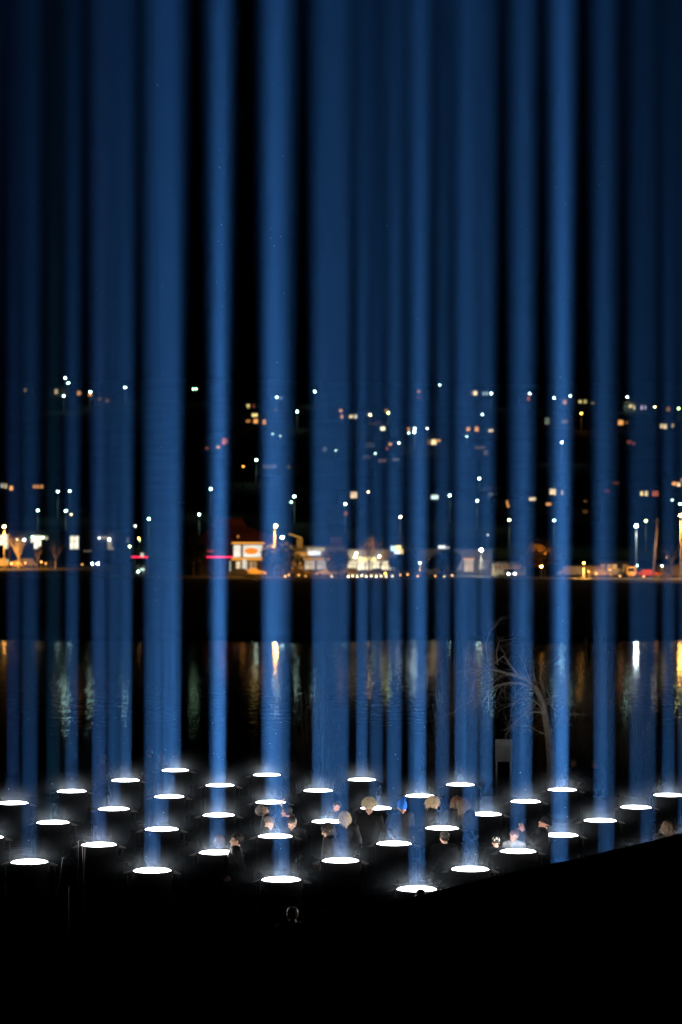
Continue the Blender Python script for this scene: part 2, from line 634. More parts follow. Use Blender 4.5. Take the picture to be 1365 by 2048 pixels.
def jacket_mesh(pose, drop, mat):
    key = (pose, drop)
    if key not in _jacket:
        h = MB()
        trunk(h, 0.032, drop)
        h.tube([Vector((0, -0.015, 1.38 - drop)), Vector((0, -0.02, 1.50 - drop))], [0.115, 0.078], 14)
        for k in (0, 1):
            a = arm_pts(pose, k, drop)
            a[2] = a[1].lerp(a[2], 0.97)
            h.tube([a[0] - (a[1] - a[0]).normalized() * 0.06, a[0].lerp(a[1], 0.5), a[1], a[1].lerp(a[2], 0.5), a[2]], [0.080, 0.072, 0.064, 0.056, 0.046], 10)
            h.ell(a[0], (0.088, 0.088, 0.088))
        _jacket[key] = remesh(h, 0.018, 2)
        for v in _jacket[key].vertices:               # creases in the cloth
            v.co += v.normal * 0.012 * noise.noise(v.co * 9)
    me = _jacket[key].copy()
    me.materials.clear()
    me.materials.append(mat)
    return me


def trousers_mesh(drop, mat):
    if drop not in _trousers:
        h = MB()
        h.ell((0, -0.008, 0.93 - drop), (0.168, 0.128, 0.12), sub=3)
        for s in (1, -1):
            hp, kn, an = leg_pts(s, drop)
            h.tube([hp, (hp + kn) / 2, kn, (kn + an) / 2, an + Vector((0, 0, 0.03))], [0.104, 0.09, 0.074, 0.07, 0.064], 10)
        _trousers[drop] = remesh(h, 0.018, 2)
    me = _trousers[drop].copy()
    me.materials.clear()
    me.materials.append(mat)
    return me


def shoe_mesh(s, mat):
    h = MB()
    h.ell((s * 0.105, 0.05, 0.045), (0.052, 0.145, 0.05))
    h.box((s * 0.105, 0.045, 0.012), (0.092, 0.27, 0.024), None, 0.01)
    return h.mesh('shoe', mat, True)


SC, SR = Vector((0, -0.012, 0.170)), Vector((0.079, 0.099, 0.089))


def on_scalp(p, k):
    q = p - SC
    e = Vector((q.x / (SR.x * k), q.y / (SR.y * k), q.z / (SR.z * k)))
    if e.length < 1:
        e.normalize()
        return SC + Vector((e.x * SR.x * k, e.y * SR.y * k, e.z * SR.z * k))
    return p


def hair_mesh(style, mat, seed):
    """a scalp cap and many tapering locks"""
    r = random.Random(seed)
    h = MB()
    t = bmesh.new()
    bmesh.ops.create_icosphere(t, subdivisions=4, radius=1)
    low = {'short': 0.085, 'bob': 0.03, 'long': 0.03, 'bun': 0.075, 'tail': 0.075, 'curly': 0.05}[style]
    fringe = {'short': 0.175, 'bob': 0.16, 'long': 0.165, 'bun': 0.18, 'tail': 0.175, 'curly': 0.16}[style]

    def hairy(p):
        if p.z < low:
            return False
        if p.y > 0.028:
            return p.z > fringe + 0.012 * math.sin(p.x * 90)
        if p.y > -0.02 and p.z < 0.13:
            return style in ('bob', 'long', 'curly') and abs(p.x) > 0.05
        return True
    keep = {}
    for v in t.verts:
        e = v.co
        n = noise.noise(e * 5 + Vector((seed, 0, 0)))
        k = 1.06 + 0.035 * n
        p = SC + Vector((e.x * SR.x * k, e.y * SR.y * k, e.z * SR.z * k))
        if hairy(p):
            keep[v.index] = h.b.verts.new(p)
    for f in t.faces:
        if all(v.index in keep for v in f.verts):
            h.b.faces.new([keep[v.index] for v in f.verts])
    t.free()
    n_l = {'short': 240, 'bob': 300, 'long': 330, 'bun': 200, 'tail': 200, 'curly': 320}[style]
    ln = {'short': 0.05, 'bob': 0.2, 'long': 0.33, 'bun': 0.1, 'tail': 0.1, 'curly': 0.2}[style]
    made = 0
    while made < n_l:
        e = Vector((r.gauss(0, 1), r.gauss(0, 1), r.gauss(0, 1))).normalized()
        p = SC + Vector((e.x * SR.x, e.y * SR.y, e.z * SR.z)) * 1.05
        if not hairy(p):
            continue
        made += 1
        pts = [p - (p - SC) * 0.06]
        out = (p - SC).normalized()
        if style in ('bun', 'tail'):
            knot = Vector((0, -0.085, 0.235 if style == 'bun' else 0.245))
            dr = (knot - p)
            dr = (dr - out * dr.dot(out)).normalized()
        else:
            dr = Vector((out.x * 0.5, out.y * 0.5 - 0.25 * (style == 'short'), -1))
            if style == 'short' and out.y > 0.3:
                dr = Vector((0.6, 0.4, 0.2))
            dr = (dr - out * dr.dot(out) * 0.8).normalized()
        L = ln * r.uniform(0.6, 1.1)
        q = p.copy()
        for k in range(4):
            wob = Vector((r.gauss(0, 1), r.gauss(0, 1), r.gauss(0, 1))) * (0.010 if style == 'curly' else 0.0035)
            g = Vector((0, 0, -1.0 * k)) if style in ('bob', 'long', 'curly') else Vector((0, 0, 0))
            q = q + (dr + g).normalized() * L / 4 + wob
            if style in ('bob', 'long', 'curly') and q.y > 0.02 and q.z < 0.16:
                q.y -= 0.018
                q.x *= 1.1
            if style in ('bun', 'tail', 'short'):
                e_ = Vector(((q.x - SC.x) / SR.x, (q.y - SC.y) / SR.y, (q.z - SC.z) / SR.z)).normalized() * (1.07 + 0.04 * r.random())
                q = SC + Vector((e_.x * SR.x, e_.y * SR.y, e_.z * SR.z))
            q = on_scalp(q, 1.05 + 0.05 * r.random() + (0.1 if style == 'curly' else 0))
            if q.z < 0.08 and style in ('bob', 'long'):
                rad = math.hypot(q.x, q.y + 0.02)
                if rad > 0.112:
                    q.x *= 0.112 / rad
                    q.y = (q.y + 0.02) * 0.112 / rad - 0.02
                if rad < 0.075:
                    q.x *= 0.075 / max(rad, 0.01)
                    q.y = (q.y + 0.02) * 0.075 / max(rad, 0.01) - 0.02
            pts.append(q.copy())
        w = r.uniform(0.004, 0.008)
        h.tube(pts, [w, w, w * 0.9, w * 0.6, w * 0.15], 4, False)
    if style == 'bun':
        h.ell((0, -0.095, 0.245), (0.042, 0.04, 0.038))
        for k in range(30):
            a, b = r.random() * 6.28, r.random() * 6.28
            c = Vector((0, -0.095, 0.245))
            h.tube([c + Vector((math.cos(a + s), math.sin(a + s) * math.cos(b), math.sin(a + s) * math.sin(b))) * 0.043 for s in (0, 0.5, 1, 1.5)], [0.004, 0.005, 0.004, 0.001], 4, False)
    if style == 'tail':
        for k in range(60):
            a = r.random() * 6.28
            o = Vector((math.cos(a), math.sin(a) * 0.6, math.sin(a) * 0.5)) * 0.014
            b = Vector((0, -0.095, 0.25)) + o
            h.tube([b, b + Vector((r.gauss(0, .008), -0.05, 0.025)), b + Vector((r.gauss(0, .014), -0.09, -0.03)), b + Vector((r.gauss(0, .02), -0.10, -0.13 - 0.05 * r.random()))],
                   [0.006, 0.007, 0.005, 0.001], 4, False)
    return h.mesh('hair', mat, True)


def beanie_mesh(mat, deep=0.13, pull=0.0):
    h = MB()
    t = 0.0
    prof = []
    for k in range(13):
        a = R(-18 + 108 * k / 12)
        prof.append((max(0.001, 1.13 * math.cos(a)), 1.2 * math.sin(a) + (0.10 * pull if k > 8 else 0)))
    n = 40
    rings = []
    for c, s in prof:
        rings.append([h.b.verts.new((SR.x * c * (1 + 0.012 * (i % 2)) * math.cos(6.2832 * i / n), SC.y - 0.004 + SR.y * c * (1 + 0.012 * (i % 2)) * math.sin(6.2832 * i / n),
                                     0.172 + SR.z * s - 0.02 * math.sin(6.2832 * i / n) * -0.3)) for i in range(n)])
    for A, B in zip(rings, rings[1:]):
        for i in range(n):
            h.b.faces.new((A[i], A[(i + 1) % n], B[(i + 1) % n], B[i]))
    h.b.faces.new(rings[-1])
    return h.mesh('beanie', mat, True)


def ring_mesh(name, mat, z, k, hh):
    h = MB()
    n = 36
    prof = [(k, z - hh), (k + 0.10, z - hh), (k + 0.13, z), (k + 0.10, z + hh), (k, z + hh)]
    rings = [[h.b.verts.new((SR.x * c * math.cos(6.2832 * i / n), SC.y - 0.004 + SR.y * c * math.sin(6.2832 * i / n), zz)) for i in range(n)] for c, zz in prof]
    for A, B in zip(rings, rings[1:]):
        for i in range(n):
            h.b.faces.new((A[i], A[(i + 1) % n], B[(i + 1) % n], B[i]))
    return h.mesh(name, mat, True)


def fur_ball(name, c, rad, n, ln, mat, seed, half=False):
    r = random.Random(seed)
    h = MB()
    c = Vector(c)
    h.ell(c, rad, sub=3)
    k = 0
    while k < n:
        e = Vector((r.gauss(0, 1), r.gauss(0, 1), r.gauss(0, 1))).normalized()
        if half and e.z < -0.45:
            continue
        k += 1
        p = c + Vector((e.x * rad[0], e.y * rad[1], e.z * rad[2])) * 0.97
        q = Vector((r.gauss(0, 1), r.gauss(0, 1), r.gauss(0, 1))) * 0.35
        d = (e + q + Vector((0, 0, -0.3))).normalized()
        h.tube([p, p + e * ln * 0.5 + d * ln * 0.2, p + e * ln * 0.7 + d * ln * 0.6], [0.0035, 0.003, 0.0005], 3, False)
    return h.mesh(name, mat, True)


skin = paint('skin', (0.52, 0.31, 0.22), 0.5, 0.35, 0.12, 25)
skin_red = paint('ruddy_skin', (0.48, 0.22, 0.15), 0.5, 0.35, 0.15, 25)
eye_m = paint('eye', (0.05, 0.035, 0.03), 0.2, 0.5, 0.0)
HAIRC = {'dark': (0.018, 0.013, 0.010), 'brown': (0.075, 0.045, 0.025), 'blonde': (0.36, 0.26, 0.15), 'fair': (0.48, 0.38, 0.24), 'grey': (0.20, 0.18, 0.16), 'auburn': (0.11, 0.05, 0.028)}
JACK = {'black': (0.006, 0.006, 0.007), 'navy': (0.008, 0.010, 0.018), 'charcoal': (0.010, 0.010, 0.011), 'grey': (0.30, 0.31, 0.33), 'red': (0.16, 0.02, 0.02), 'brown': (0.035, 0.025, 0.018)}
eye_me = MB()
eye_me.ell((0, 0, 0), (0.0115, 0.0115, 0.0115))
eye_me = eye_me.mesh('eye', eye_m, True)
PEOPLE = 'people standing among the searchlights'


def person(label, px, py, d, yaw=0, pitch=0, turn=0, hair='short', hc='dark', jacket='black', pose='pocket', size=1.0, hat=None, sk=None, seed=1):
    p = at(px, py, d)
    x, y = p.x, p.y
    g = lawn_z(x, y)
    sk = sk or skin
    # the head centre sits 0.12 above the neck joint, turned with the head
    hm = Matrix.Rotation(R(turn), 4, 'Z') @ Matrix.Rotation(R(pitch), 4, 'X')
    hc_off = hm @ Vector((0, 0.005, 0.125))
    need = (p.z - g) / size
    drop = min(0.62, max(0.0, round((1.47 + hc_off.z) - need, 2)))
    o = thing('person', label, 'person', (x, y, g), R(yaw), PEOPLE)
    if abs((1.47 + hc_off.z - drop) * size - (p.z - g)) > 0.03:
        size *= need / (1.47 + hc_off.z - drop)
    o.scale = (size,) * 3
    q = Matrix.Rotation(R(yaw), 4, 'Z') @ (hc_off + Vector((0, -0.01, 0))) * size
    o.location.x -= q.x
    o.location.y -= q.y
    # body: one mesh of trunk, limbs, head and hands
    b = bmesh.new()
    b.from_mesh(body_mesh(pose, drop))
    HM = Matrix.Translation(NECK - Vector((0, 0, drop))) @ hm

    def join(me, mx):
        c = me.copy()
        c.transform(mx)
        b.from_mesh(c)
        bpy.data.meshes.remove(c)
    join(HEAD, HM)
    for k in (0, 1):
        a = arm_pts(pose, k, drop)
        z = (a[2] - a[1]).normalized()
        if pose in ('phone', 'reach', 'wave') and k == 0 or pose == 'phone':
            z = (z + Vector((0, 0.1, 0.9))).normalized()
        yv = Vector(((-1, 1)[k], 0.15, 0)) if pose == 'phone' else Vector(((-1, 1)[k], 0.3, 0.1))
        if pose in ('reach', 'wave') and k == 0:
            yv = Vector((0.1, 1, 0))
        yv = (yv - z * yv.dot(z)).normalized()
        xv = yv.cross(z)
        mx = Matrix.Translation(a[2]) @ Matrix((xv, yv, z)).transposed().to_4x4()
        if k == 1:
            mx = mx @ Matrix.Diagonal((-1, 1, 1, 1))
        c = HAND.copy()
        c.transform(mx)
        if k == 1:
            c.flip_normals()
        b.from_mesh(c)
        bpy.data.meshes.remove(c)
    me = bpy.data.meshes.new('body')
    b.to_mesh(me)
    b.free()
    me.materials.append(sk)
    me.polygons.foreach_set('use_smooth', [True] * len(me.polygons))
    put('body', me, o)

    def on_head(me, name):
        c = put(name, me, o)
        c.matrix_local = HM
        return c
    for s in (-1, 1):
        e = put('eye', eye_me, o)
        e.matrix_local = HM @ Matrix.Translation((s * 0.030, 0.0815, 0.120))
    hm_ = M(paint, 'hair_' + hc, HAIRC[hc], 0.45, 0.4, 0.35, 40)
    if hair:
        on_head(hair_mesh(hair, hm_, seed), 'hair')
    if hat == 'fur':
        f = on_head(fur_ball('fur_hat', (0, -0.006, 0.218), (0.125, 0.142, 0.108), 900, 0.03, M(paint, 'cream_fur', (0.55, 0.47, 0.32), 0.9, 0.1, 0.2, 40), seed, True), 'fur_hat')
    if hat == 'blue':
        bm_ = M(paint, 'blue_knit', (0.02, 0.12, 0.48), 0.9, 0.1, 0.25, 60)
        hb = on_head(beanie_mesh(bm_, pull=1), 'beanie')
        put('brim', ring_mesh('brim', bm_, 0.150, 1.06, 0.022), hb)
        put('pom_pom', fur_ball('pom_pom', (0, -0.02, 0.305), (0.036, 0.036, 0.034), 220, 0.016, bm_, 3), hb)
    if hat in ('dark', 'skulls', 'plain'):
        bm_ = M(paint, 'black_knit', (0.013, 0.013, 0.015), 0.9, 0.1, 0.25, 60)
        hb = on_head(beanie_mesh(bm_), 'beanie')
        put('brim', ring_mesh('brim', bm_, 0.150, 1.06, 0.022), hb)
        if hat == 'skulls':
            wm_ = M(paint, 'pale_print', (0.62, 0.56, 0.47), 0.8, 0.1, 0.1, 30)
            for az, el in ((-128, 12), (-92, 38), (-52, 10), (-10, 30), (-170, 34), (60, 20), (110, 25)):
                n = Vector((math.cos(R(az)) * math.cos(R(el)), math.sin(R(az)) * math.cos(R(el)), math.sin(R(el))))
                c = Vector((SR.x * 1.135 * n.x, SC.y + SR.y * 1.135 * n.y, 0.172 + SR.z * 1.2 * n.z))
                zq = n.to_track_quat('Z', 'Y').to_matrix()
                m = MB()
                m.ell(c + zq @ Vector((0, 0.004, 0)), (0.026, 0.026, 0.005), zq)
                m.box(c + zq @ Vector((0, -0.022, 0)), (0.026, 0.022, 0.007), zq, 0.003)
                pm = m.build('skull_motif', wm_, hb, smooth=True)
                e = MB()
                for s in (-1, 1):
                    e.ell(c + zq @ Vector((s * 0.0105, 0.003, 0.0045)), (0.0075, 0.0085, 0.002), zq, 1)
                e.hull([c + zq @ Vector(v) for v in ((-0.004, -0.014, 0.004), (0.004, -0.014, 0.004), (0, -0.006, 0.004), (0, -0.011, 0.0065))])
                e_o = e.mesh('eye_holes', bm_)
                pm.data.materials.append(bm_)
                bb = bmesh.new()
                bb.from_mesh(pm.data)
                k0 = len(bb.faces)
                bb.from_mesh(e_o)
                bb.faces.ensure_lookup_table()
                for f in bb.faces[k0:]:
                    f.material_index = 1
                bb.to_mesh(pm.data)
                bb.free()
    jm = M(paint, jacket + '_cloth', JACK[jacket], 0.85, 0.1, 0.25, 12)
    put('jacket', jacket_mesh(pose, drop, jm), o)
    tm = M(paint, 'dark_trousers', (0.014, 0.014, 0.018), 0.85, 0.1, 0.2, 12)
    put('trousers', trousers_mesh(drop, tm), o)
    sm = M(paint, 'dark_shoe', (0.015, 0.013, 0.012), 0.5, 0.3, 0.2, 10)
    for s in (-1, 1):
        put('shoe', shoe_mesh(s, sm), o, (0, 0, 0))
    return o, HM, size


person('child with fluffy brown hair standing behind a near left searchlight', 439, 1682, 43.9, 20, 0, 0, 'curly', 'brown', 'charcoal', 'pocket', 0.80, seed=2)
person('man with short dark hair in profile looking left, face brightly lit', 473, 1682, 42.15, 100, 5, 0, 'short', 'dark', 'black', 'pocket', seed=3)
person('grey haired person looking up and reaching one hand over a searchlight', 526, 1622, 46.7, -80, 50, 0, 'short', 'grey', 'navy', 'reach', seed=4)
person('man with cropped dark hair bending his face towards a searchlight', 540, 1647, 45.8, -140, -25, 0, 'short', 'brown', 'black', 'pocket', seed=5)
person('woman with pinned dark hair bowing over the same searchlight', 584, 1648, 45.9, 165, -28, 0, 'bun', 'dark', 'black', 'pocket', seed=6)
person('dim person half hidden between bowed woman and reaching person', 573, 1625, 48.0, 60, 0, 0, 'short', 'dark', 'black', 'pocket', sk=skin_red, seed=7)
person('small child with reddish face beyond the bob haired woman', 674, 1614, 48.0, 150, -5, 0, 'short', 'dark', 'navy', 'pocket', 0.78, sk=skin_red, seed=8)
person('woman with straight blonde bob seen from behind', 690, 1636, 44.0, 5, 0, 0, 'bob', 'fair', 'charcoal', 'pocket', seed=9)
person('person with dark rim lit hair leaning left below the blonde bob', 655, 1661, 42.6, 105, -22, 0, 'bob', 'dark', 'black', 'pocket', seed=10)
person('person in a big fluffy cream fur hat facing the camera', 739, 1617, 45.8, 175, -6, 0, 'short', 'blonde', 'black', 'pocket', hat='fur', seed=11)
person('person in a bright blue pom-pom beanie looking down', 805, 1614, 46.3, 200, -28, 0, None, 'dark', 'black', 'pocket', hat='blue', sk=skin_red, seed=12)
person('person with tousled short blonde hair turning to the right', 868, 1606, 47.2, -100, -15, 0, 'curly', 'blonde', 'black', 'pocket', seed=13)
person('dark haired person raising one open hand', 914, 1606, 47.8, 25, 0, 0, 'curly', 'auburn', 'black', 'wave', seed=14)
person('woman with wavy brown hair beside the raised open hand', 929, 1609, 47.2, -40, 0, 0, 'long', 'brown', 'black', 'pocket', seed=15)
person('child in a black beanie printed with pale skulls', 992, 1685, 43.4, 10, 0, 0, None, 'dark', 'black', 'pocket', 0.80, hat='skulls', seed=16)
person('girl with ponytail and grey jacket bowing her lit face over a searchlight', 1028, 1674, 43.9, 150, -9, 0, 'tail', 'auburn', 'grey', 'pocket', 0.86, seed=17)
o, HM, s = person('ruddy man in a black beanie looking up past his raised phone', 1090, 1646, 44.3, 95, 22, 0, None, 'dark', 'black', 'phone', hat='dark', sk=skin_red, seed=18)
# the phone he holds, and the cable of his headphones band behind the ear
m = MB()
m.box((0, 0, 0), (0.075, 0.009, 0.15), None, 0.004)
ph = m.build('body', M(paint, 'phone_black', (0.012, 0.012, 0.014), 0.25, 0.5, 0.0))
phone = thing('phone', 'dark phone held up in both hands by the man in black beanie', 'phone', (0, 0, 0))
ph.parent = phone
m = MB()
m.box((0, -0.0055, 0), (0.068, 0.002, 0.138))
m.build('screen', M(paint, 'phone_glass', (0.02, 0.022, 0.03), 0.08, 0.5, 0.0), phone)
bpy.context.view_layer.update()
drop_ = round(NECK.z - HM.translation.z, 2)
phone.matrix_world = o.matrix_world @ Matrix.Translation((0, 0.40, 1.535 - drop_)) @ Matrix.Rotation(R(-10), 4, 'X')
person('tousled brown head just above the dark slope at far right', 1336, 1656, 43.0, 10, 0, 0, 'curly', 'brown', 'charcoal', 'pocket', seed=19)
person('distant person in a red jacket beyond the left searchlights', 206, 1518, 66.6, 60, 0, 0, 'short', 'grey', 'red', 'pocket', seed=20)
person('distant dim person left of the rearmost searchlight', 299, 1507, 66, 30, 0, 0, 'short', 'brown', 'black', 'pocket', seed=21)
person('distant dim person just behind the rearmost searchlight', 321, 1516, 66.8, 150, 0, 0, 'short', 'grey', 'charcoal', 'pocket', seed=22)
person('distant person with ruddy face behind the right bright beam', 1148, 1527, 67.2, 150, 0, 0, 'short', 'auburn', 'black', 'pocket', sk=skin_red, seed=23)
person('distant ruddy person farther right behind the searchlights', 1190, 1530, 66.6, 200, 0, 0, 'short', 'auburn', 'black', 'pocket', sk=skin_red, seed=24)
person('person in the dark foreground with rim lit hair', 585, 1832, 35.6, 20, 0, 0, 'short', 'blonde', 'black', 'pocket', seed=25)
person('dark head in front of the nearest searchlight', 842, 1797, 36.2, 10, 0, 0, 'short', 'dark', 'black', 'pocket', seed=26)
person('dark head in front of the searchlight behind the blue beanie', 889, 1677, 44.2, 15, 0, 0, 'bun', 'dark', 'black', 'pocket', seed=27)
#--FAR--
# ------------------------------------------------------------------ trees and bushes
def branchy(h, p, d, L, r, depth, rng, spread=0.5, up=0.1, tips=None, n=5):
    q = p
    pts, rad = [p], [r]
    k = 4
    for i in range(k):
        d = (d + Vector((rng.gauss(0, .16), rng.gauss(0, .16), rng.gauss(0, .10) + up * .25))).normalized()
        q = q + d * L / k
        pts.append(q)
        rad.append(r * (1 - 0.45 * (i + 1) / k))
    h.tube(pts, rad, n if depth > 1 else 4, False)
    if tips is not None and depth <= 1:
        tips.append(q)
    if depth == 0:
        return
    for i in range(rng.choice((2, 3, 3))):
        a = rng.random() * 6.283
        o = d.orthogonal().normalized()
        o.rotate(Matrix.Rotation(a, 3, d))
        s = pts[rng.choice((2, 3, 4, 4))]
        branchy(h, s, (d + o * rng.uniform(.5, 1.2) * spread * 1.6).normalized(), L * rng.uniform(.55, .8), rad[-1] * .8, depth - 1, rng, spread, up, tips, n)


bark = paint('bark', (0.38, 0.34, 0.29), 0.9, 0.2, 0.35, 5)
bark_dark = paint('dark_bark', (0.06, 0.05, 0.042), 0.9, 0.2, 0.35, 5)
twig_m = paint('dry_twigs', (0.30, 0.23, 0.165), 0.9, 0.2, 0.3, 5)
leaf_dark = paint('dark_leaves', (0.028, 0.042, 0.018), 0.6, 0.3, 0.45, 2)
leaf_mid = paint('autumn_leaves', (0.14, 0.09, 0.035), 0.6, 0.3, 0.45, 2)
_t = leaf_mid.node_tree                          # thin leaves let some of the light through
_tr = _t.nodes.new('ShaderNodeBsdfTranslucent')
_tr.inputs[0].default_value = (0.16, 0.10, 0.03, 1)
_mx = _t.nodes.new('ShaderNodeMixShader')
_mx.inputs[0].default_value = 0.45
_o = next(n for n in _t.nodes if n.type == 'OUTPUT_MATERIAL')
_b = next(n for n in _t.nodes if n.type == 'BSDF_PRINCIPLED')
_t.links.new(_b.outputs[0], _mx.inputs[1])
_t.links.new(_tr.outputs[0], _mx.inputs[2])
_t.links.new(_mx.outputs[0], _o.inputs[0])
leaf_pale = paint('grey_green_leaves', (0.07, 0.075, 0.055), 0.6, 0.3, 0.45, 2)


def round_tree(label, px, py_top, w_px, d, mat, n=1500, seed=1, ground=None, name='round_tree'):
    """crown as wide as w_px, top at py_top, standing on the ground at distance d"""
    r = random.Random(seed)
    top = at(px, py_top, d)
    g = SHORE_Z if ground is None else ground
    H = top.z - g
    W = w_px * mpp(d) / 2
    o = thing(name, label, 'tree', (top.x, d, g), 0, 'trees along the far shore')
    h = MB()
    tr = H * 0.28
    h.tube([(0, 0, -0.2), (0.05, 0, tr * 0.6), (0, 0.05, tr * 1.4)], [0.22, 0.17, 0.12], 8)
    for k in range(5):
        branchy(h, Vector((0, 0.02, tr * 0.8)), Vector((r.gauss(0, .7), r.gauss(0, .7), 1)).normalized(), H * 0.32, 0.09, 1, r)
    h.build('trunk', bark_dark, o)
    h = MB()
    lobes = []
    for k in range(13):
        a, e = r.random() * 6.283, r.uniform(-.5, 1)
        lobes.append((Vector((math.cos(a) * W * .6 * math.sqrt(1 - e * e * .7), math.sin(a) * W * .6, H * .56 + e * H * .28)), r.uniform(.28, .46) * min(W, H * .5) * 1.15))
    lobes.append((Vector((0, 0, H * .58)), min(W, H * .42) * .8))
    for k in range(int(n * 1.7)):
        c, R_ = r.choice(lobes)
        e = Vector((r.gauss(0, 1), r.gauss(0, 1), r.gauss(0, 1))).normalized()
        p = c + e * R_ * r.uniform(.55, 1.0) ** .5
        p.z = min(max(p.z, H * .1), H)
        u = Vector((r.gauss(0, 1), r.gauss(0, 1), r.gauss(0, 1))).normalized()
        v = u.orthogonal().normalized()
        s = r.uniform(.15, .30)
        h.quad(p - u * s, p + v * s * .6, p + u * s, p - v * s * .6)
    h.build('crown', mat, o)
    return o


def bare_tree(label, px, py_top, d, mat, seed, spread=.55, ground=None, lean=0.0, group='trees along the far shore', depth=4, r0=.16):
    r = random.Random(seed)
    top = at(px, py_top, d)
    g = SHORE_Z if ground is None else ground
    H = top.z - g
    o = thing('bare_tree', label, 'tree', (top.x, d, g), 0, group)
    h = MB()
    h.tube([(0, 0, -.3), (lean * .3, 0, H * .15), (lean, 0.03, H * .3)], [r0, r0 * .85, r0 * .72], 8)
    h.build('trunk', mat, o)
    h = MB()
    for k in range(5):
        a = k * 1.257 + r.random()
        branchy(h, Vector((lean, 0.03, H * .29)), Vector((math.cos(a) * spread, math.sin(a) * spread, 1)).normalized(), H * .3, r0 * .5, depth - 1, r, spread, .35)
    h.build('branches', mat, o)
    return o


def scrub(label, px, py_top, w_px, d, n, seed, name='leafless_bush', mat=None):
    r = random.Random(seed)
    top = at(px, py_top, d)
    g = lawn_z(top.x, d)
    H = top.z - g
    W = w_px * mpp(d) / 2
    o = thing(name, label, 'bush', (top.x, d, g), 0, 'leafless bushes on the near bank')
    h = MB()
    for k in range(n):
        a = r.random() * 6.283
        R_ = W * r.random() ** .6
        hh = H * math.sqrt(max(0.05, 1 - (R_ / W) ** 2)) * r.uniform(.75, 1.03)
        b = Vector((r.gauss(0, .25), r.gauss(0, .25), 0))
        t = Vector((math.cos(a) * R_, math.sin(a) * R_ * .6, hh))
        m = b.lerp(t, .55) + Vector((0, 0, hh * .14))
        q = t + Vector((r.gauss(0, .12), r.gauss(0, .1), -hh * r.uniform(0, .16)))
        h.tube([b, m, t, q], [.012, .008, .005, .002], 3, False)
        for j in range(3):
            s = m.lerp(t, r.random())
            h.tube([s, s + Vector((r.gauss(0, .16), r.gauss(0, .1), r.uniform(.05, .3)))], [.004, .0015], 3, False)
    h.build('twigs', mat or twig_m, o)
    return o


scrub('broad leafless bush behind the arching dead tree, left of its trunk', 915, 1268, 150, 76, 420, 3)
scrub('tall leafless bush right of the arching dead tree', 1195, 1255, 170, 77, 420, 4)
scrub('thin leafless bush on the bank behind the blonde bob', 630, 1350, 150, 78, 220, 5)
scrub('low leafless bush at the right end of the bank', 1275, 1395, 120, 74, 220, 6)
scrub('low sparse bush left of the grey panel', 880, 1425, 110, 72, 200, 7)

# the arching dead tree on the near bank
D0 = 67.0
base = at(1101, 1470, D0)
gz = lawn_z(base.x, D0)
tree = thing('dead_tree', 'dead tree with pale arching bare branches on the near bank', 'tree', (base.x, D0, gz))
tr = random.Random(5)


def P(px, py, dd=0.0):
    return at(px, py, D0 + dd) - Vector((base.x, D0, gz))


h = MB()
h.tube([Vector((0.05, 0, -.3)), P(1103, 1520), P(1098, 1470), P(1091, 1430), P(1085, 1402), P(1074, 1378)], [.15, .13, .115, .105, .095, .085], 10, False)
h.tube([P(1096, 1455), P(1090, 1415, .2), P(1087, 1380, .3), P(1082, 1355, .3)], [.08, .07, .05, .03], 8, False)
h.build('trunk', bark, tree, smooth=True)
limbs = [([(1076, 1380), (1058, 1361), (1036, 1352), (1012, 1346), (988, 1339), (966, 1342), (950, 1356), (944, 1378), (947, 1400)], .062, .012, .5),
         ([(1080, 1385), (1062, 1374), (1040, 1366), (1018, 1366), (994, 1371), (978, 1384), (968, 1404)], .060, .012, -.4),
         ([(1091, 1430), (1078, 1408), (1060, 1398), (1040, 1398), (1026, 1410)], .035, .008, -.8),
         ([(1088, 1425), (1068, 1424), (1044, 1432), (1026, 1448), (1008, 1462)], .030, .006, .6),
         ([(1082, 1398), (1062, 1418), (1040, 1436), (1022, 1456), (1010, 1470)], .022, .005, -.3),
         ([(1064, 1366), (1056, 1350), (1047, 1325), (1038, 1308)], .022, .005, .4),
         ([(1040, 1352), (1020, 1330), (1008, 1312), (990, 1326), (972, 1336)], .028, .006, .7),
         ([(996, 1330), (993, 1305), (998, 1285), (1007, 1274)], .014, .004, .5),
         ([(976, 1325), (972, 1290), (980, 1262), (995, 1248)], .014, .004, .6),
         ([(1088, 1400), (1104, 1396), (1117, 1393)], .024, .006, -.5),
         ([(1090, 1408), (1102, 1400), (1096, 1384), (1088, 1378)], .020, .005, .2),
         ([(1075, 1372), (1068, 1348), (1066, 1332)], .020, .005, .1),
         ([(1080, 1360), (1083, 1345), (1083, 1328)], .018, .005, -.2),
         ([(1094, 1470), (1076, 1462), (1058, 1452), (1040, 1446)], .020, .005, -.6),
         ([(948, 1400), (936, 1406), (922, 1412), (908, 1424), (896, 1430)], .020, .005, .5),
         ([(966, 1343), (944, 1338), (926, 1344), (918, 1340)], .014, .004, .3),
         ([(1104, 1405), (1106, 1416), (1112, 1424)], .014, .004, .1),
         ([(1100, 1470), (1120, 1440), (1150, 1426), (1176, 1428)], .012, .004, .8)]
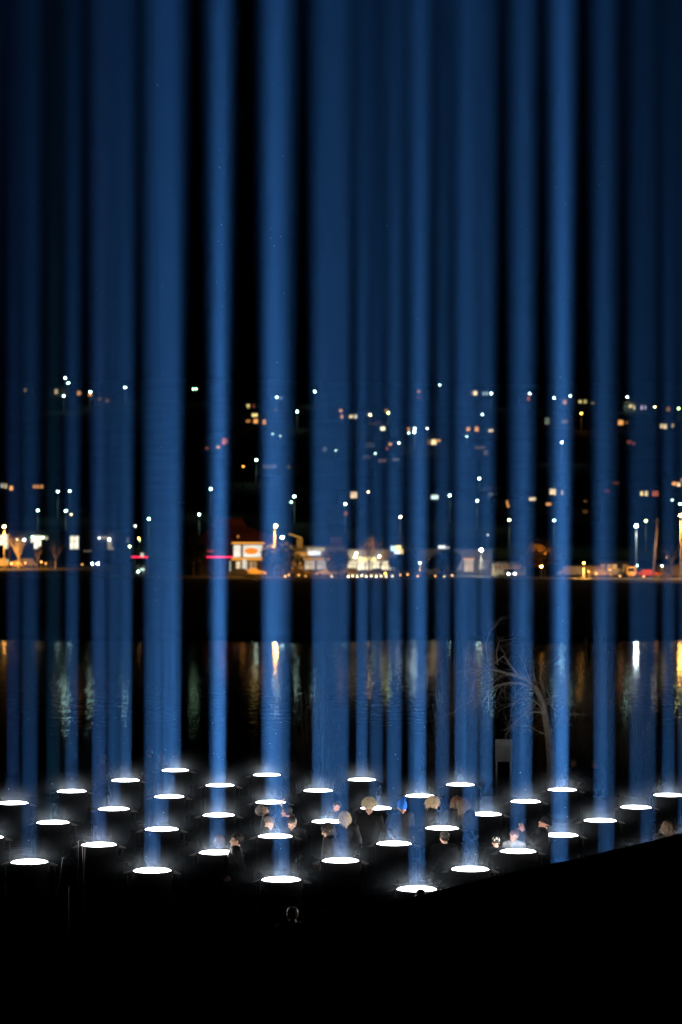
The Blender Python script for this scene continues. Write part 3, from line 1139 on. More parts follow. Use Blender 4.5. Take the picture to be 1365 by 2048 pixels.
for pts, r0, r1, dd in limbs:
    n = len(pts)
    v = [P(x, y, dd * i / n + tr.gauss(0, .05)) for i, (x, y) in enumerate(pts)]
    h = MB()
    h.tube(v, [r0 + (r1 - r0) * i / (n - 1) for i in range(n)], 7, False)
    for i in range(1, n):
        for k in range(4):
            s = v[i - 1].lerp(v[i], tr.random())
            dirv = ((v[i] - v[i - 1]).normalized() * .9 + Vector((tr.gauss(0, .6), tr.gauss(0, .6), tr.gauss(-.05, .5)))).normalized()
            branchy(h, s, dirv, tr.uniform(.2, .55), r1 * tr.uniform(.7, 1.1), 1 if k else 2, tr, .5, -.1)
    h.build('branch', bark, tree, smooth=True)

# plain grey panel standing on two posts
pc = at(1008, 1501, 63.5)
sg = thing('notice_panel', 'plain grey square panel standing left of the dead tree trunk', 'panel', (pc.x, pc.y, lawn_z(pc.x, pc.y)))
zc = pc.z - sg.location.z
h = MB()
h.box((0, 0, zc), (.46, .03, .60), None, .006)
h.build('board', paint('weathered_board', (0.15, 0.155, 0.155), 0.8, 0.2, 0.15, 6), sg)
for s in (-1, 1):
    h = MB()
    h.box((s * .19, .035, zc * .5 - .1), (.05, .035, zc + .35))
    h.build('post', steel, sg)

# thin metal stakes in the lawn at lower left
for px, py, dd, tilt in ((157, 1722, 43.3, 0), (166, 1724, 43.0, 2), (170, 1732, 42.6, -2), (104, 1718, 41.2, 9), (138, 1768, 38.2, 0)):
    p = at(px, py, dd)
    z = lawn_z(p.x, p.y)
    o = thing('metal_stake', 'x', 'stake', (p.x, p.y, z))
    h = MB()
    h.tube([(0, 0, -.1), (math.sin(R(tilt)) * 1.2, 0, 1.22)], .006, 6)
    h.tube([(math.sin(R(tilt)) * 1.2 - .02, 0, 1.22), (math.sin(R(tilt)) * 1.2 + .02, 0, 1.24)], .005, 6)
    h.build('rod', steel, o)
    o['group'] = 'thin stakes at lower left'
    o['label'] = {157: 'thin upright metal stake, leftmost of the three by the lower left searchlight', 166: 'thin metal stake between two others by the lower left searchlight',
                  170: 'thin metal stake, rightmost of three by the lower left searchlight', 104: 'thin leaning stake right of the lowest left searchlight',
                  138: 'short thin stake standing lowest at left'}[px]

# ------------------------------------------------------------------ street lamps
pole_m = paint('galvanised_pole', (0.30, 0.30, 0.29), 0.6, 0.4, 0.15, 3)
wood_pole = paint('timber_pole', (0.22, 0.15, 0.10), 0.9, 0.2, 0.3, 3)
COOL, GREEN, WARM, SODIUM, WHT, LIME = (0.62, 1.0, 0.86), (0.55, 1.0, 0.62), (1.0, 0.78, 0.45), (1.0, 0.42, 0.07), (0.92, 1.0, 0.96), (0.8, 1.0, 0.3)
_lampme = {}


def lamp_head(col, s, r):
    k = (col, s, r)
    if k not in _lampme:
        h = MB()
        h.ell((0, 0, 0), (r, r, r * .8), sub=1)
        _lampme[k] = h.mesh('lamp_head', M(glow, 'lamp_glow', col, s))
    return _lampme[k]


def street_lamp(label, px, py, d, ground, col, s, r, group, arm=0.0, pole=True, name='street_lamp', cat='street lamp', thick=.07, down=0, hood=True):
    p = at(px, py, d)
    H = p.z - ground
    o = thing(name, label, cat, (p.x - arm, p.y, ground), 0, group)
    if pole:
        h = MB()
        h.tube([(0, 0, -.2), (0, 0, H * .6), (0, 0, H + .1)], [thick * 1.3, thick, thick * .8], 6)
        if arm:
            h.tube([(0, 0, H + .1), (arm * .6, 0, H + r + .12), (arm, 0, H + r + .08)], thick * .6, 5)
        if hood:
            h.box((arm, 0, H + r * .8 + .05), (r * 1.8, r * 1.8, .10))
        h.build('pole', pole_m, o)
    put('lamp_head', lamp_head(col, s, r), o, (arm, 0, H))
    if down:                                    # the hooded lamp throws its light downwards
        sp = bpy.data.lights.new('street_light', 'SPOT')
        sp.energy, sp.color, sp.spot_size, sp.spot_blend, sp.shadow_soft_size = abs(down), col, R(150), .6, .15
        lt = put('street_light', sp, o, (arm, -r - (1.4 if abs(down) > 1000 else 3.0), H - r - .05))
        if down < 0:                            # a floodlight that looks up into the tree
            lt.rotation_euler = (R(-160), 0, 0)
    return o


def hit(px, py, up, d0=606, d1=1900):
    """distance at which the sight line passes `up` above the hillside"""
    d = d0
    while d < d1:
        p = at(px, py, d)
        if hill_z(p.x, d) + up >= p.z:
            return d
        d += 2
    return d1


hill_lamps = [(131, 756, COOL, 1.3), (137, 766, COOL, 1.1), (128, 792, COOL, 1.2), (251, 775, COOL, 1.2), (181, 784, COOL, 1.5), (387, 778, GREEN, .5), (393, 778, GREEN, .4),
              (116, 983, COOL, 1), (140, 982, COOL, .7), (76, 1021, GREEN, 1), (132, 1022, COOL, 1.1), (143, 1029, WARM, .3), (298, 1038, GREEN, 1.1), (399, 1029, COOL, 1.1), (422, 978, COOL, 1.1),
              (271, 1052, WHT, .3), (630, 783, COOL, 1.1), (554, 795, COOL, 1.1), (595, 823, COOL, 1), (741, 830, WARM, 1.1), (777, 826, LIME, 1), (829, 864, WHT, 2.0), (830, 857, COOL, 1),
              (818, 866, COOL, .4), (855, 857, WHT, .4), (798, 886, WHT, .5), (751, 907, COOL, .25), (513, 920, COOL, 1.1), (589, 993, COOL, 1.2), (583, 1004, GREEN, .5), (737, 984, WARM, .4), (691, 1008, COOL, 1.1),
              (801, 1034, WARM, 2.0), (880, 770, COOL, .5), (983, 787, COOL, 1), (965, 829, COOL, .7), (1060, 787, COOL, .8), (1109, 796, COOL, .9), (1141, 792, COOL, .7), (1163, 827, SODIUM, 1.2),
              (1255, 794, COOL, 1), (1358, 817, LIME, 1), (1310, 814, WARM, .7), (1124, 885, COOL, 1.3), (959, 957, COOL, 1), (900, 991, COOL, 1.1), (955, 1002, COOL, 1.1), (1019, 1040, LIME, 1.3), (1109, 1041, COOL, 1.1),
              (1361, 1008, GREEN, 1.2), (1292, 1042, LIME, 1.2), (934, 873, COOL, .25), (487, 933, SODIUM, .25), (1345, 1000, COOL, .3), (672, 901, COOL, .15), (546, 868, COOL, .15), (561, 872, COOL, .12)]
bands = {'upper': [], 'middle': [], 'lower': []}
for L in hill_lamps:
    bands['upper' if L[1] < 850 else 'middle' if L[1] < 960 else 'lower'].append(L)
tone = {COOL: 'cool white', GREEN: 'greenish', WARM: 'warm white', SODIUM: 'orange', WHT: 'white', LIME: 'yellow-green'}
for b in bands:
    for k, (px, py, col, s) in enumerate(sorted(bands[b])):
        d = hit(px, py, 8.0)
        x = at(px, py, d).x
        street_lamp('small %s street lamp on the %s hillside, %s from the left' % (tone[col], b, ordinal(k)), px, py, d, hill_z(x, d), col, 22 * s,
                    .30 * d / 1000 + .10, 'street lamps on the far hillside', thick=.10, down=450 if s > .9 else 0)

# ------------------------------------------------------------------ houses on the hill, each with its lit windows
W_, O_, Y_, C_, R_, G_ = (1, .74, .40), (1, .42, .12), (1, .78, .28), (.70, .95, 1), (.9, .22, .12), (.85, .85, .75)
clusters = [([(113, 783, 6, 9, W_, .5)],), ([(158, 786, 6, 8, O_, .7), (164, 786, 4, 6, W_, .4), (169, 786, 5, 8, C_, .8)],), ([(181, 789, 7, 6, O_, .8)],), ([(51, 780, 5, 7, W_, .15)],),
            ([(200, 798, 6, 5, O_, .12), (215, 801, 7, 6, O_, .12)],), ([(5, 971, 5, 8, G_, .6), (12, 972, 5, 9, W_, .6), (23, 976, 6, 8, O_, 1.4)],),
            ([(69, 973, 5, 6, O_, .7), (76, 973, 6, 6, O_, .7), (84, 973, 5, 6, O_, .8)],), ([(448, 883, 6, 12, R_, .8), (437, 894, 7, 5, O_, .9), (454, 882, 3, 9, R_, .4), (415, 896, 7, 5, R_, .2)],),
            ([(497, 811, 6, 5, Y_, .9), (498, 817, 4, 5, Y_, .7), (508, 812, 4, 7, R_, .15)],), ([(510, 830, 11, 6, Y_, 1.3), (512, 842, 8, 8, O_, 1.2), (497, 842, 8, 5, O_, .5), (529, 844, 6, 9, O_, .9)],),
            ([(551, 822, 4, 6, R_, .5), (561, 796, 8, 5, C_, .2)],), ([(682, 821, 6, 5, O_, .9), (686, 833, 7, 7, O_, 1.0)],), ([(703, 833, 8, 6, W_, 1.0), (712, 833, 5, 7, G_, 1.0)],),
            ([(773, 821, 5, 5, O_, .6), (738, 829, 5, 5, Y_, .6)],), ([(766, 857, 9, 7, (1, .93, .62), 1.7)],), ([(818, 858, 5, 6, O_, .8)],), ([(781, 888, 6, 5, O_, .9), (775, 897, 5, 6, R_, .25)],),
            ([(838, 783, 6, 4, O_, .6), (838, 795, 8, 3, R_, .15)],), ([(951, 786, 7, 8, W_, 1.6), (944, 786, 4, 5, O_, .3)],), ([(968, 787, 5, 6, C_, .5), (975, 787, 5, 6, C_, .5)],),
            ([(1058, 797, 5, 8, R_, .5)],), ([(1130, 804, 7, 8, O_, .6)],), ([(1161, 803, 6, 5, Y_, .9), (1171, 803, 5, 6, Y_, .7), (1186, 806, 7, 4, W_, .15)],),
            ([(1262, 812, 7, 6, Y_, .9), (1271, 815, 6, 8, W_, 1.1)],), ([(1284, 815, 3, 8, (.8, .7, 1), .8), (1291, 815, 4, 7, (.8, .7, 1), .5)],), ([(1337, 818, 7, 8, O_, .25)],), ([(1242, 845, 10, 9, O_, 1.1), (1254, 845, 5, 5, O_, .2)],),
            ([(1324, 852, 6, 8, W_, .8), (1331, 853, 6, 9, W_, 1.0), (1346, 851, 4, 7, W_, .5)],), ([(937, 858, 7, 7, O_, 1.0), (954, 858, 7, 9, O_, 1.0)],), ([(982, 861, 9, 5, W_, 1.0)],),
            ([(868, 884, 10, 10, W_, 1.5), (878, 881, 7, 4, O_, 1.0), (858, 884, 5, 9, O_, .2)],), ([(1095, 842, 9, 13, (.7, .8, .6), .18), (1130, 843, 12, 6, W_, .15)],), ([(1259, 884, 9, 6, R_, .2), (1268, 887, 6, 5, R_, .18)],),
            ([(708, 990, 13, 12, (1, .70, .45), 1.0)],), ([(692, 1027, 5, 7, R_, .5)],), ([(870, 994, 14, 8, (.75, 1, .9), 1.3)],), ([(1106, 984, 12, 12, W_, 1.2), (1125, 985, 3, 9, W_, .7)],),
            ([(1065, 998, 13, 6, W_, 1.1)],), ([(1098, 1008, 10, 5, O_, 1.0)],), ([(1015, 1005, 3, 8, O_, 1.0), (1017, 1012, 4, 4, O_, 1.2)],), ([(1171, 1004, 6, 6, O_, .2)],),
            ([(1284, 987, 5, 8, Y_, 1.3), (1293, 987, 6, 9, W_, 1.1)],), ([(1311, 987, 12, 10, R_, .45)],), ([(1350, 967, 10, 6, O_, 1.3), (1358, 969, 7, 7, W_, 1.4), (1364, 960, 3, 6, O_, .9)],),
            ([(540, 933, 26, 7, (.9, .7, .7), .10), (578, 934, 6, 6, W_, .08)],), ([(765, 921, 16, 6, (1, .6, .5), .10), (792, 919, 14, 5, (1, .8, .7), .09)],), ([(735, 914, 20, 6, (.8, .8, .8), .05), (740, 890, 18, 10, (.7, .8, .8), .04)],),
            ([(650, 898, 8, 8, (.8, .9, .8), .10)],), ([(960, 895, 20, 6, W_, .07), (972, 905, 9, 9, W_, .08)],), ([(1171, 1023, 9, 6, O_, .08)],), ([(1215, 982, 9, 5, R_, .12), (1232, 966, 12, 4, R_, .12)],),
            ([(985, 988, 16, 4, (.7, .8, .7), .15), (983, 994, 13, 3, (.7, .8, .7), .12)],)]
wallc = [(0.22, 0.20, 0.18), (0.30, 0.29, 0.27), (0.20, 0.14, 0.11), (0.26, 0.25, 0.22)]
roofc = [(0.10, 0.05, 0.04), (0.07, 0.07, 0.075), (0.12, 0.07, 0.05)]
frame_m = paint('window_frame', (0.45, 0.44, 0.42), 0.6, 0.3, 0.1, 5)
cname = {W_: 'warm', O_: 'orange', Y_: 'yellow', C_: 'bluish', R_: 'reddish', G_: 'pale'}


def window(parent, loc, w, hh, col, s, mull=True):
    """a framed window on a wall that faces -Y; loc is its centre relative to the parent"""
    h = MB()
    t = min(.12, w * .12, hh * .12)
    h.box((0, 0, hh / 2 + t / 2), (w + 2 * t, .14, t))
    h.box((0, -.02, -hh / 2 - t / 2), (w + 2 * t, .20, t))
    for sx in (-1, 1):
        h.box((sx * (w / 2 + t / 2), 0, 0), (t, .14, hh))
    if mull and w > .8:
        for k in range(1, max(2, int(w / 1.1)) + 0):
            h.box((-w / 2 + w * k / max(2, int(w / 1.1)), -.01, 0), (t * .5, .08, hh))
    f = h.build('window', frame_m, parent, loc)
    h = MB()
    h.box((0, .02, 0), (w, .02, hh))
    h.build('pane', M(glow, 'lit_window', col, s, vary=.35, scale=.9), f)
    return f


for c in bands:
    bands[c] = []
for (wins,) in clusters:
    cx = sum(w[0] for w in wins) / len(wins)
    cyy = sum(w[1] for w in wins) / len(wins)
    bands['upper' if cyy < 850 else 'middle' if cyy < 950 else 'lower'].append((cx, cyy, wins))
hr = random.Random(4)
for b in bands:
    for k, (cx, cyy, wins) in enumerate(sorted(bands[b], key=lambda q: q[0])):
        d = hit(cx, cyy, 3.2)
        p0 = at(cx, cyy, d)
        x0 = at(min(w[0] - w[2] / 2 for w in wins), cyy, d).x - hr.uniform(1.5, 3)
        x1 = at(max(w[0] + w[2] / 2 for w in wins), cyy, d).x + hr.uniform(1.5, 3)
        if x1 - x0 < 9:
            e = (9 - (x1 - x0)) * hr.random()
            x0 -= e
            x1 += 9 - (x1 - x0)
        zt = at(cx, min(w[1] - w[3] / 2 for w in wins), d).z + .5
        g = min(hill_z(x0, d), hill_z(x1, d), hill_z(x0, d + 8), at(cx, max(w[1] + w[3] / 2 for w in wins), d).z - .3) - .6
        cols = cname.get(max(wins, key=lambda w: w[5])[4], 'dim')
        nw = len(wins)
        o = thing('house', 'dark house with %s lit window%s on the %s hillside, %s house from left' % (cols, '' if nw == 1 else 's', b, ordinal(k)), 'house', ((x0 + x1) / 2, d, g), 0, 'houses on the far hillside')
        w2, hh = (x1 - x0) / 2, zt - g
        wm_ = M(paint, 'house_wall', hr.choice(wallc), .9, .2, .15, 1.0)
        rm_ = M(paint, 'house_roof', hr.choice(roofc), .9, .2, .2, 2.0)
        h = MB()
        h.box((0, 4.2, hh / 2), (2 * w2, 8, hh))
        h.build('wall', wm_, o)
        h = MB()
        rh = hr.uniform(1.6, 2.4)
        a, bb = w2 + .5, 4.6
        h.hull([(-a, 4.2 - bb, hh + .002), (a, 4.2 - bb, hh + .002), (a, 4.2 + bb, hh + .002), (-a, 4.2 + bb, hh + .002), (-a, 4.2 - bb, hh + .15), (a, 4.2 - bb, hh + .15), (a, 4.2 + bb, hh + .15), (-a, 4.2 + bb, hh + .15),
                (-max(.5, a - 4.4), 4.2, hh + rh), (max(.5, a - 4.4), 4.2, hh + rh)])
        rf = h.build('roof', rm_, o)
        if hr.random() < .6:
            h = MB()
            h.box((w2 * hr.uniform(-.6, .6), 5.2, hh + rh * .8), (.8, .7, 1.6))
            h.build('chimney', M(paint, 'chimney_brick', (.2, .1, .07), .9, .2, .3, 4), rf)
        for (px, py, ww, wh, col, s) in wins:
            q = at(px, py, d)
            window(o, (q.x - (x0 + x1) / 2, .2 - .07, q.z - g), ww * mpp(d), wh * mpp(d), col, s)

# dim bushes caught by lamps on the hill
for px, py, w, sd, lab in ((905, 985, 60, 1, 'pale bush under a lamp on the lower hillside, right of centre'), (362, 1006, 22, 2, 'small pale tree on the lower hillside left of the red roof'),
                           (158, 1026, 40, 3, 'dim green tree on the lower hillside above the left shore')):
    d = hit(px, py + 6, .5)
    round_tree(lab, px, py - 8, w, d, leaf_pale, 500, 40 + sd, hill_z(at(px, py, d).x, d), 'hillside_tree')['group'] = 'bushes on the far hillside'

# ------------------------------------------------------------------ far shore: buildings
conc = paint('render_wall', (0.34, 0.32, 0.30), 0.85, 0.2, 0.15, 0.5)
cream = paint('cream_wall', (0.48, 0.42, 0.33), 0.85, 0.2, 0.12, 0.5)
darkw = paint('dark_wall', (0.09, 0.085, 0.08), 0.85, 0.2, 0.2, 0.5)
redroof = paint('red_roof', (0.20, 0.045, 0.03), 0.8, 0.2, 0.25, 1.0)
roofm = paint('metal_roof', (0.16, 0.16, 0.17), 0.6, 0.4, 0.15, 1.0)
FONT = {'parent': None}


def spot_lamp(parent, loc, col, s, r=.12, name='wall_lamp'):
    return put(name, lamp_head(col, s, r), parent, loc)


def block(label, px0, px1, py_top, d, deep, wall, name='building', cat='building', roof_over=.3):
    a, b = at(px0, py_top, d), at(px1, py_top, d)
    w, hh = b.x - a.x, (a.z + b.z) / 2 - SHORE_Z
    o = thing(name, label, cat, ((a.x + b.x) / 2, d, SHORE_Z))
    h = MB()
    h.box((0, deep / 2, hh / 2), (w, deep, hh))
    h.build('wall', wall, o)
    h = MB()
    h.box((0, deep / 2, hh + .102), (w + 2 * roof_over, deep + 2 * roof_over, .2))
    h.build('roof', roofm, o)
    return o


def rel(o, px, py, d):
    q = at(px, py, d)
    return q.x - o.location.x, q.z - o.location.z


def win(o, px, py, w, hh, d, col, s):
    x, z = rel(o, px, py, d)
    return window(o, (x, -.075, z), w * mpp(d), hh * mpp(d), col, s)


def panel(o, px, py, w, hh, d, mat, name='sign_panel', y=-.2, t=.16):
    x, z = rel(o, px, py, d)
    h = MB()
    h.box((0, 0, 0), (w * mpp(d), t, hh * mpp(d)), None, .01)
    return h.build(name, mat, o, (x, y, z))


# long dark building on the left with its lit windows
o = block('long dark building with pale lit windows on the left shore', -40, 250, 1062, 556, 12, darkw)
WHT_W = (1, .96, .72)
for px, py, w, hh, s in ((4, 1080, 8, 20, 1.3), (13, 1083, 7, 28, 1.1), (66, 1079, 7, 12, 1.1), (73, 1084, 8, 26, 1.5), (80, 1082, 5, 22, 1.4), (145, 1085, 8, 26, 1.2), (154, 1085, 7, 26, 1.3), (88, 1075, 5, 6, .9), (94, 1076, 5, 6, .5),
                         (210, 1075, 16, 4, .35), (220, 1090, 8, 14, .3), (222, 1097, 12, 4, .4), (176, 1102, 16, 3, .12), (256, 1080, 4, 10, .12)):
    win(o, px, py, w, hh, 556, WHT_W if s > .6 else (1, .8, .6), s)
for px, py, col, s in ((49, 1080, WHT, 30), (70, 1078, WHT, 34), (66, 1074, GREEN, 14), (86, 1075, GREEN, 14), (219, 1079, WHT, 34), (199, 1076, WHT, 6), (35, 1079, WARM, 6)):
    x, z = rel(o, px, py, 556)
    spot_lamp(o, (x, -.3, z), col, s, .24)

# service station with a red light strip
o = thing('service_station', 'small fuel canopy with a glowing red edge strip at left', 'fuel station', (at(280, 1114, 446).x, 446, SHORE_Z))
zc = at(280, 1114, 446).z - SHORE_Z
h = MB()
h.box((0, 3, zc + .1), (3.0, 6, .45))
h.build('canopy', darkw, o)
h = MB()
h.box((0, -.06, zc), (3.05, .1, .22))
h.build('light_strip', glow('red_strip', (1, .02, .09), 2.6), o)
for sx in (-1.2, 1.2):
    h = MB()
    h.box((sx, 3, zc / 2 - .06), (.3, .4, zc - .13))
    h.build('pillar', conc, o)
for sx in (-.5, .5):
    h = MB()
    h.box((sx, 2.4, .8), (.6, .5, 1.6), None, .05)
    h.box((sx, 2.4, 1.75), (.66, .56, .25), None, .04)
    h.build('fuel_pump', paint('pump_white', (.5, .5, .5), .5), o)
panel(o, 285, 1139, 9, 4, 446, glow('strip_light', (.7, 1, .85), 1.4), 'lit_sign', -.15)
panel(o, 285, 1110, 6, 8, 446, glow('lit_box', (1, 1, .8), .7), 'lit_sign', -.2)
x, z = rel(o, 277, 1143, 446)
spot_lamp(o, (x, -.5, z), COOL, 30, .16)
for px, py, col, s, lab in ((260, 1093, LIME, 36, 'yellow-green lamp beside the red-edged canopy'), (280, 1081, GREEN, 4, 'dim green lamp above the red-edged canopy'), (278, 1077, SODIUM, 42, 'amber lamp above the red-edged canopy')):
    street_lamp(lab, px, py, 452, SHORE_Z, col, s, .17, 'lamps along the far shore', thick=.04)

# restaurant with a big red hat-shaped roof
DR = 448
o = thing('restaurant', 'restaurant with a tall red hat-shaped roof and lit front sign', 'restaurant', (at(482, 1090, DR).x, DR, SHORE_Z))
X = lambda px: at(px, 1090, DR).x - o.location.x
Z = lambda py: at(482, py, DR).z - SHORE_Z
x0, x1, ze, zr, zt = X(384), X(582), Z(1088), Z(1052), Z(1036)
h = MB()
h.box(((x0 + x1) / 2, 6, (ze - .1) / 2), (x1 - x0 - 1.0, 12, ze - .1))
h.build('wall', darkw, o)
h = MB()
c0, c1 = X(421), X(490)
h.hull([(x0, -.6, ze), (x1, -.6, ze), (x1, 12.6, ze), (x0, 12.6, ze), (x0, -.6, ze - .2), (x1, -.6, ze - .2), (x1, 12.6, ze - .2), (x0, 12.6, ze - .2),
        (c0, 4.0, zr), (c1, 4.0, zr), (c1, 8, zr), (c0, 8, zr)])
rf = h.build('roof', redroof, o)
h = MB()
a0, a1 = X(427), X(482)
h.hull([(c0, 4.0, zr + .003), (c1, 4.0, zr + .003), (c1, 8, zr + .003), (c0, 8, zr + .003), (a0, 4.3, zt), (a1, 4.3, zt), (a1, 7.7, zt), (a0, 7.7, zt)])
h.build('roof_crown', redroof, rf)
panel(o, 497, 1102, 60, 27, DR, paint('white_fascia', (.7, .68, .62), .6), 'sign_board', -.35, .2)
for px, w in ((475, 14), (506, 38)):
    panel(o, px, 1102, w, 24, DR, M(glow, 'lit_fascia', (1, .93, .78), .95, vary=.15, scale=.5), 'lit_panel', -.47, .06)
h = MB()
x, z = rel(o, 503, 1102, DR)
h.tube([(x, -.51, z), (x, -.60, z)], [1.0, 1.0], 28)
el = h.b.verts
for v in el:
    v.co.x = x + (v.co.x - x) * 1.28
    v.co.z = z + (v.co.z - z) * .60
h.build('sign_oval', glow('orange_sign', (1, .22, .02), 1.25), o)
for py, hh, s in ((1086.5, 4, 1.1), (1118, 5, .9)):
    panel(o, 497, py, 66, hh, DR, M(glow, 'orange_strip', (1, .40, .06), s), 'light_band', -.42, .3)
for px, w, col, s in ((477, 8, (1, .8, .5), .9), (490, 11, (1, .6, .3), .55), (503, 7, (1, .7, .4), .4), (510, 7, (1, .55, .25), .35)):
    win(o, px, 1134, w, 22, DR, col, s)
panel(o, 460, 1134, 4, 24, DR, M(glow, 'door_light', (.85, 1, .9), .55), 'lit_door', -.2)
panel(o, 489.5, 1133, 7, 28, DR, M(glow, 'column_glow', (1, .95, .85), .75), 'glowing_column', -.45, .3)  # light on the column put in as its own glow
h = MB()
x, z = rel(o, 440, 1114, DR)
w = 52 * mpp(DR)
h.box((x, -.7, z), (w, .1, .2))
h.build('light_strip', glow('red_strip_b', (1, .02, .09), 2.6), o)
panel(o, 421, 1102, 16, 3, DR, M(glow, 'dim_red', (1, .12, .05), .35), 'dim_light', -.2)
panel(o, 477, 1073, 4, 5, DR, M(glow, 'small_orange', (1, .4, .1), .5), 'roof_light', -.75)
for px in (400, 425, 440, 458):
    h = MB()
    x, z = rel(o, px, 1130, DR)
    h.box((x, -.5, z), (.35, .35, 3.2))
    h.build('pillar', darkw, o)

# low shops in the middle
o = block('low pale shop with white lit signs right of the round tree', 583, 692, 1093, 452, 10, cream)
panel(o, 629, 1103, 26, 14, 452, M(glow, 'white_sign_a', (.9, .95, 1), 1.1, vary=.3, scale=.6), 'lit_sign')
panel(o, 632, 1099, 34, 6, 452, M(glow, 'yellow_sign', (1, .8, .4), .45, vary=.5, scale=.9), 'lit_sign', -.34)
panel(o, 605, 1108, 26, 8, 452, M(glow, 'orange_sign_b', (1, .45, .1), .5, vary=.4, scale=.7), 'lit_sign')
panel(o, 640, 1118, 66, 4, 452, M(glow, 'orange_band_c', (1, .5, .15), .5, vary=.3, scale=.6), 'light_band', -.4)
for px, w, s in ((620, 20, .55), (643, 18, .45), (662, 14, .18)):
    win(o, px, 1130, w, 17, 452, (1, .8, .6), s)
for px in (588, 602):
    win(o, px, 1130, 9, 14, 452, (1, .4, .12), .35)
h = MB()
x, z = rel(o, 673, 1086, 452)
h.box((x, 3, z), (2.2, 2, 2.2))
h.build('roof_box', paint('red_block', (.35, .12, .10), .8), o)
h = MB()
x, z = rel(o, 600, 1082, 452)
h.box((x, -.4, z - .4), (1.1, .3, 1.8))
h.build('sign_pylon', M(glow, 'amber_pylon', (1, .45, .08), .22, vary=.3, scale=2), o)
h = MB()
x, z = rel(o, 591, 1072, 452)
h.box((x, -.4, z), (2.6, .3, .22), Matrix.Rotation(R(18), 3, 'Y'))
h.build('amber_gable', M(glow, 'amber_edge', (1, .5, .1), .6), o)

o = block('brightly lit shop with white windows behind the bare trees', 694, 792, 1100, 454, 10, conc)
for px, w, s in ((705, 18, 1.0), (723, 14, 1.3), (738, 13, .9), (753, 14, 1.2), (770, 16, 1.1), (784, 10, .5)):
    win(o, px, 1131, w, 17, 454, (1, .86, .55), s)
for px, w, s in ((704, 16, .8), (740, 60, .5)):
    win(o, px, 1148, w, 10, 454, (1, .62, .25), s)
for px, w in ((722, 10), (735, 14), (748, 10)):
    panel(o, px, 1118, w, 8, 454, M(glow, 'amber_sign_d', (1, .75, .3), 1.6, vary=.2, scale=.8), 'lit_sign')
for px, py, s in ((711, 1113, 90), (759, 1113, 40), (713, 1107, 24)):
    x, z = rel(o, px, py, 454)
    spot_lamp(o, (x, -.9, z), (1, .9, .62), s, .2)
o = thing('lit_billboard', 'bright blue and yellow lit billboard above the round trees', 'billboard', (at(794, 1100, 450).x, 450, SHORE_Z))
panel(o, 794, 1100, 26, 19, 450, paint('board_back', (.2, .2, .2), .7), 'board', 0)
for px, py, w, hh, col, s in ((786, 1097, 8, 10, (.55, .85, 1), 1.5), (797, 1095, 12, 8, (1, .8, .3), 1.6), (795, 1104, 12, 7, (.9, .95, 1), 1.5), (804, 1103, 5, 9, (1, .65, .2), 1.2)):
    panel(o, px, py, w, hh, 450, M(glow, 'billboard_light', col, s), 'lit_panel', -.12, .04)
for sx in (-.8, .8):
    h = MB()
    h.box((sx, .15, 2.2), (.2, .2, 4.6))
    h.build('post', steel, o)

o = block('long low shop building with a lit corner wall on the right', 838, 985, 1100, 456, 10, conc)
panel(o, 884, 1094, 14, 6, 456, M(glow, 'white_sign_e', (.9, .95, .9), 1.4), 'lit_sign')
panel(o, 894, 1098, 10, 9, 456, M(glow, 'white_sign_f', (.85, .9, .85), .5), 'lit_sign')
panel(o, 938, 1130, 18, 26, 456, M(glow, 'wall_glow_patch', (1, .72, .42), .5, vary=.2, scale=.6), 'wall_glow_patch', -.1, .06)  # light falling on the wall put in as a glowing patch
panel(o, 938, 1118, 24, 3, 456, M(glow, 'orange_edge', (1, .5, .15), .7), 'light_band', -.2)
for px, w, s in ((964, 14, .22), (974, 8, .12), (920, 10, .2)):
    win(o, px, 1130, w, 18, 456, (1, .8, .6), s)
o = block('dim low shed between the bright lamp and the orange tree', 985, 1052, 1126, 450, 8, cream)
for px, w in ((996, 14), (1014, 12), (1034, 16)):
    win(o, px, 1134, w, 8, 450, (1, .5, .25), .16)
o = block('low dim hall behind the parked cars at right', 1200, 1262, 1124, 462, 8, cream)
for px, w, s in ((1206, 9, .5), (1219, 9, .6), (1229, 10, .9), (1250, 8, .3)):
    win(o, px, 1136, w, 14, 462, (1, .5, .15), s)
o = block('pale distant wall at the right edge of the far shore', 1318, 1372, 1130, 450, 6, cream)

# ------------------------------------------------------------------ far shore: lamps and poles
SH = 'lamps along the far shore'
street_lamp('tall orange street lamp beside the red-roofed restaurant', 552, 1052, 434, SHORE_Z, SODIUM, 650, .26, SH, arm=.2, thick=.12, down=15000, hood=False)
street_lamp('cool white lamp right of the tall orange lamp', 565, 1075, 442, SHORE_Z, COOL, 80, .26, SH)
street_lamp('orange street lamp at the left edge of the shore', 9, 1053, 504, SHORE_Z, SODIUM, 260, .28, SH, thick=.10, down=30000)
street_lamp('bright white floodlight on a tall pole at right', 1273, 1052, 424, SHORE_Z, WHT, 420, .24, SH, thick=.09, down=2500)
street_lamp('bright warm white lamp right of the long low shop', 963, 1100, 446, SHORE_Z, (1, .93, .72), 420, .24, SH, down=2500)
street_lamp('orange street lamp at the right edge of the shore', 1362, 1031, 428, SHORE_Z, SODIUM, 220, .27, SH, down=32000)
street_lamp('low orange lamp at the foot of the orange lit tree', 1083, 1133, 433.5, SHORE_Z, SODIUM, 500, .12, SH, hood=False, down=-34000)
street_lamp('low orange lamp beside the parked yellow cars', 1168, 1126, 431, SHORE_Z, SODIUM, 120, .12, SH, down=12000)
street_lamp('added low amber uplight under the bare trees before the bright shop', 771, 1147, 437, SHORE_Z, SODIUM, 60, .12, SH, hood=False, down=-16000)  # added lamp, throws amber light up into the bare branches
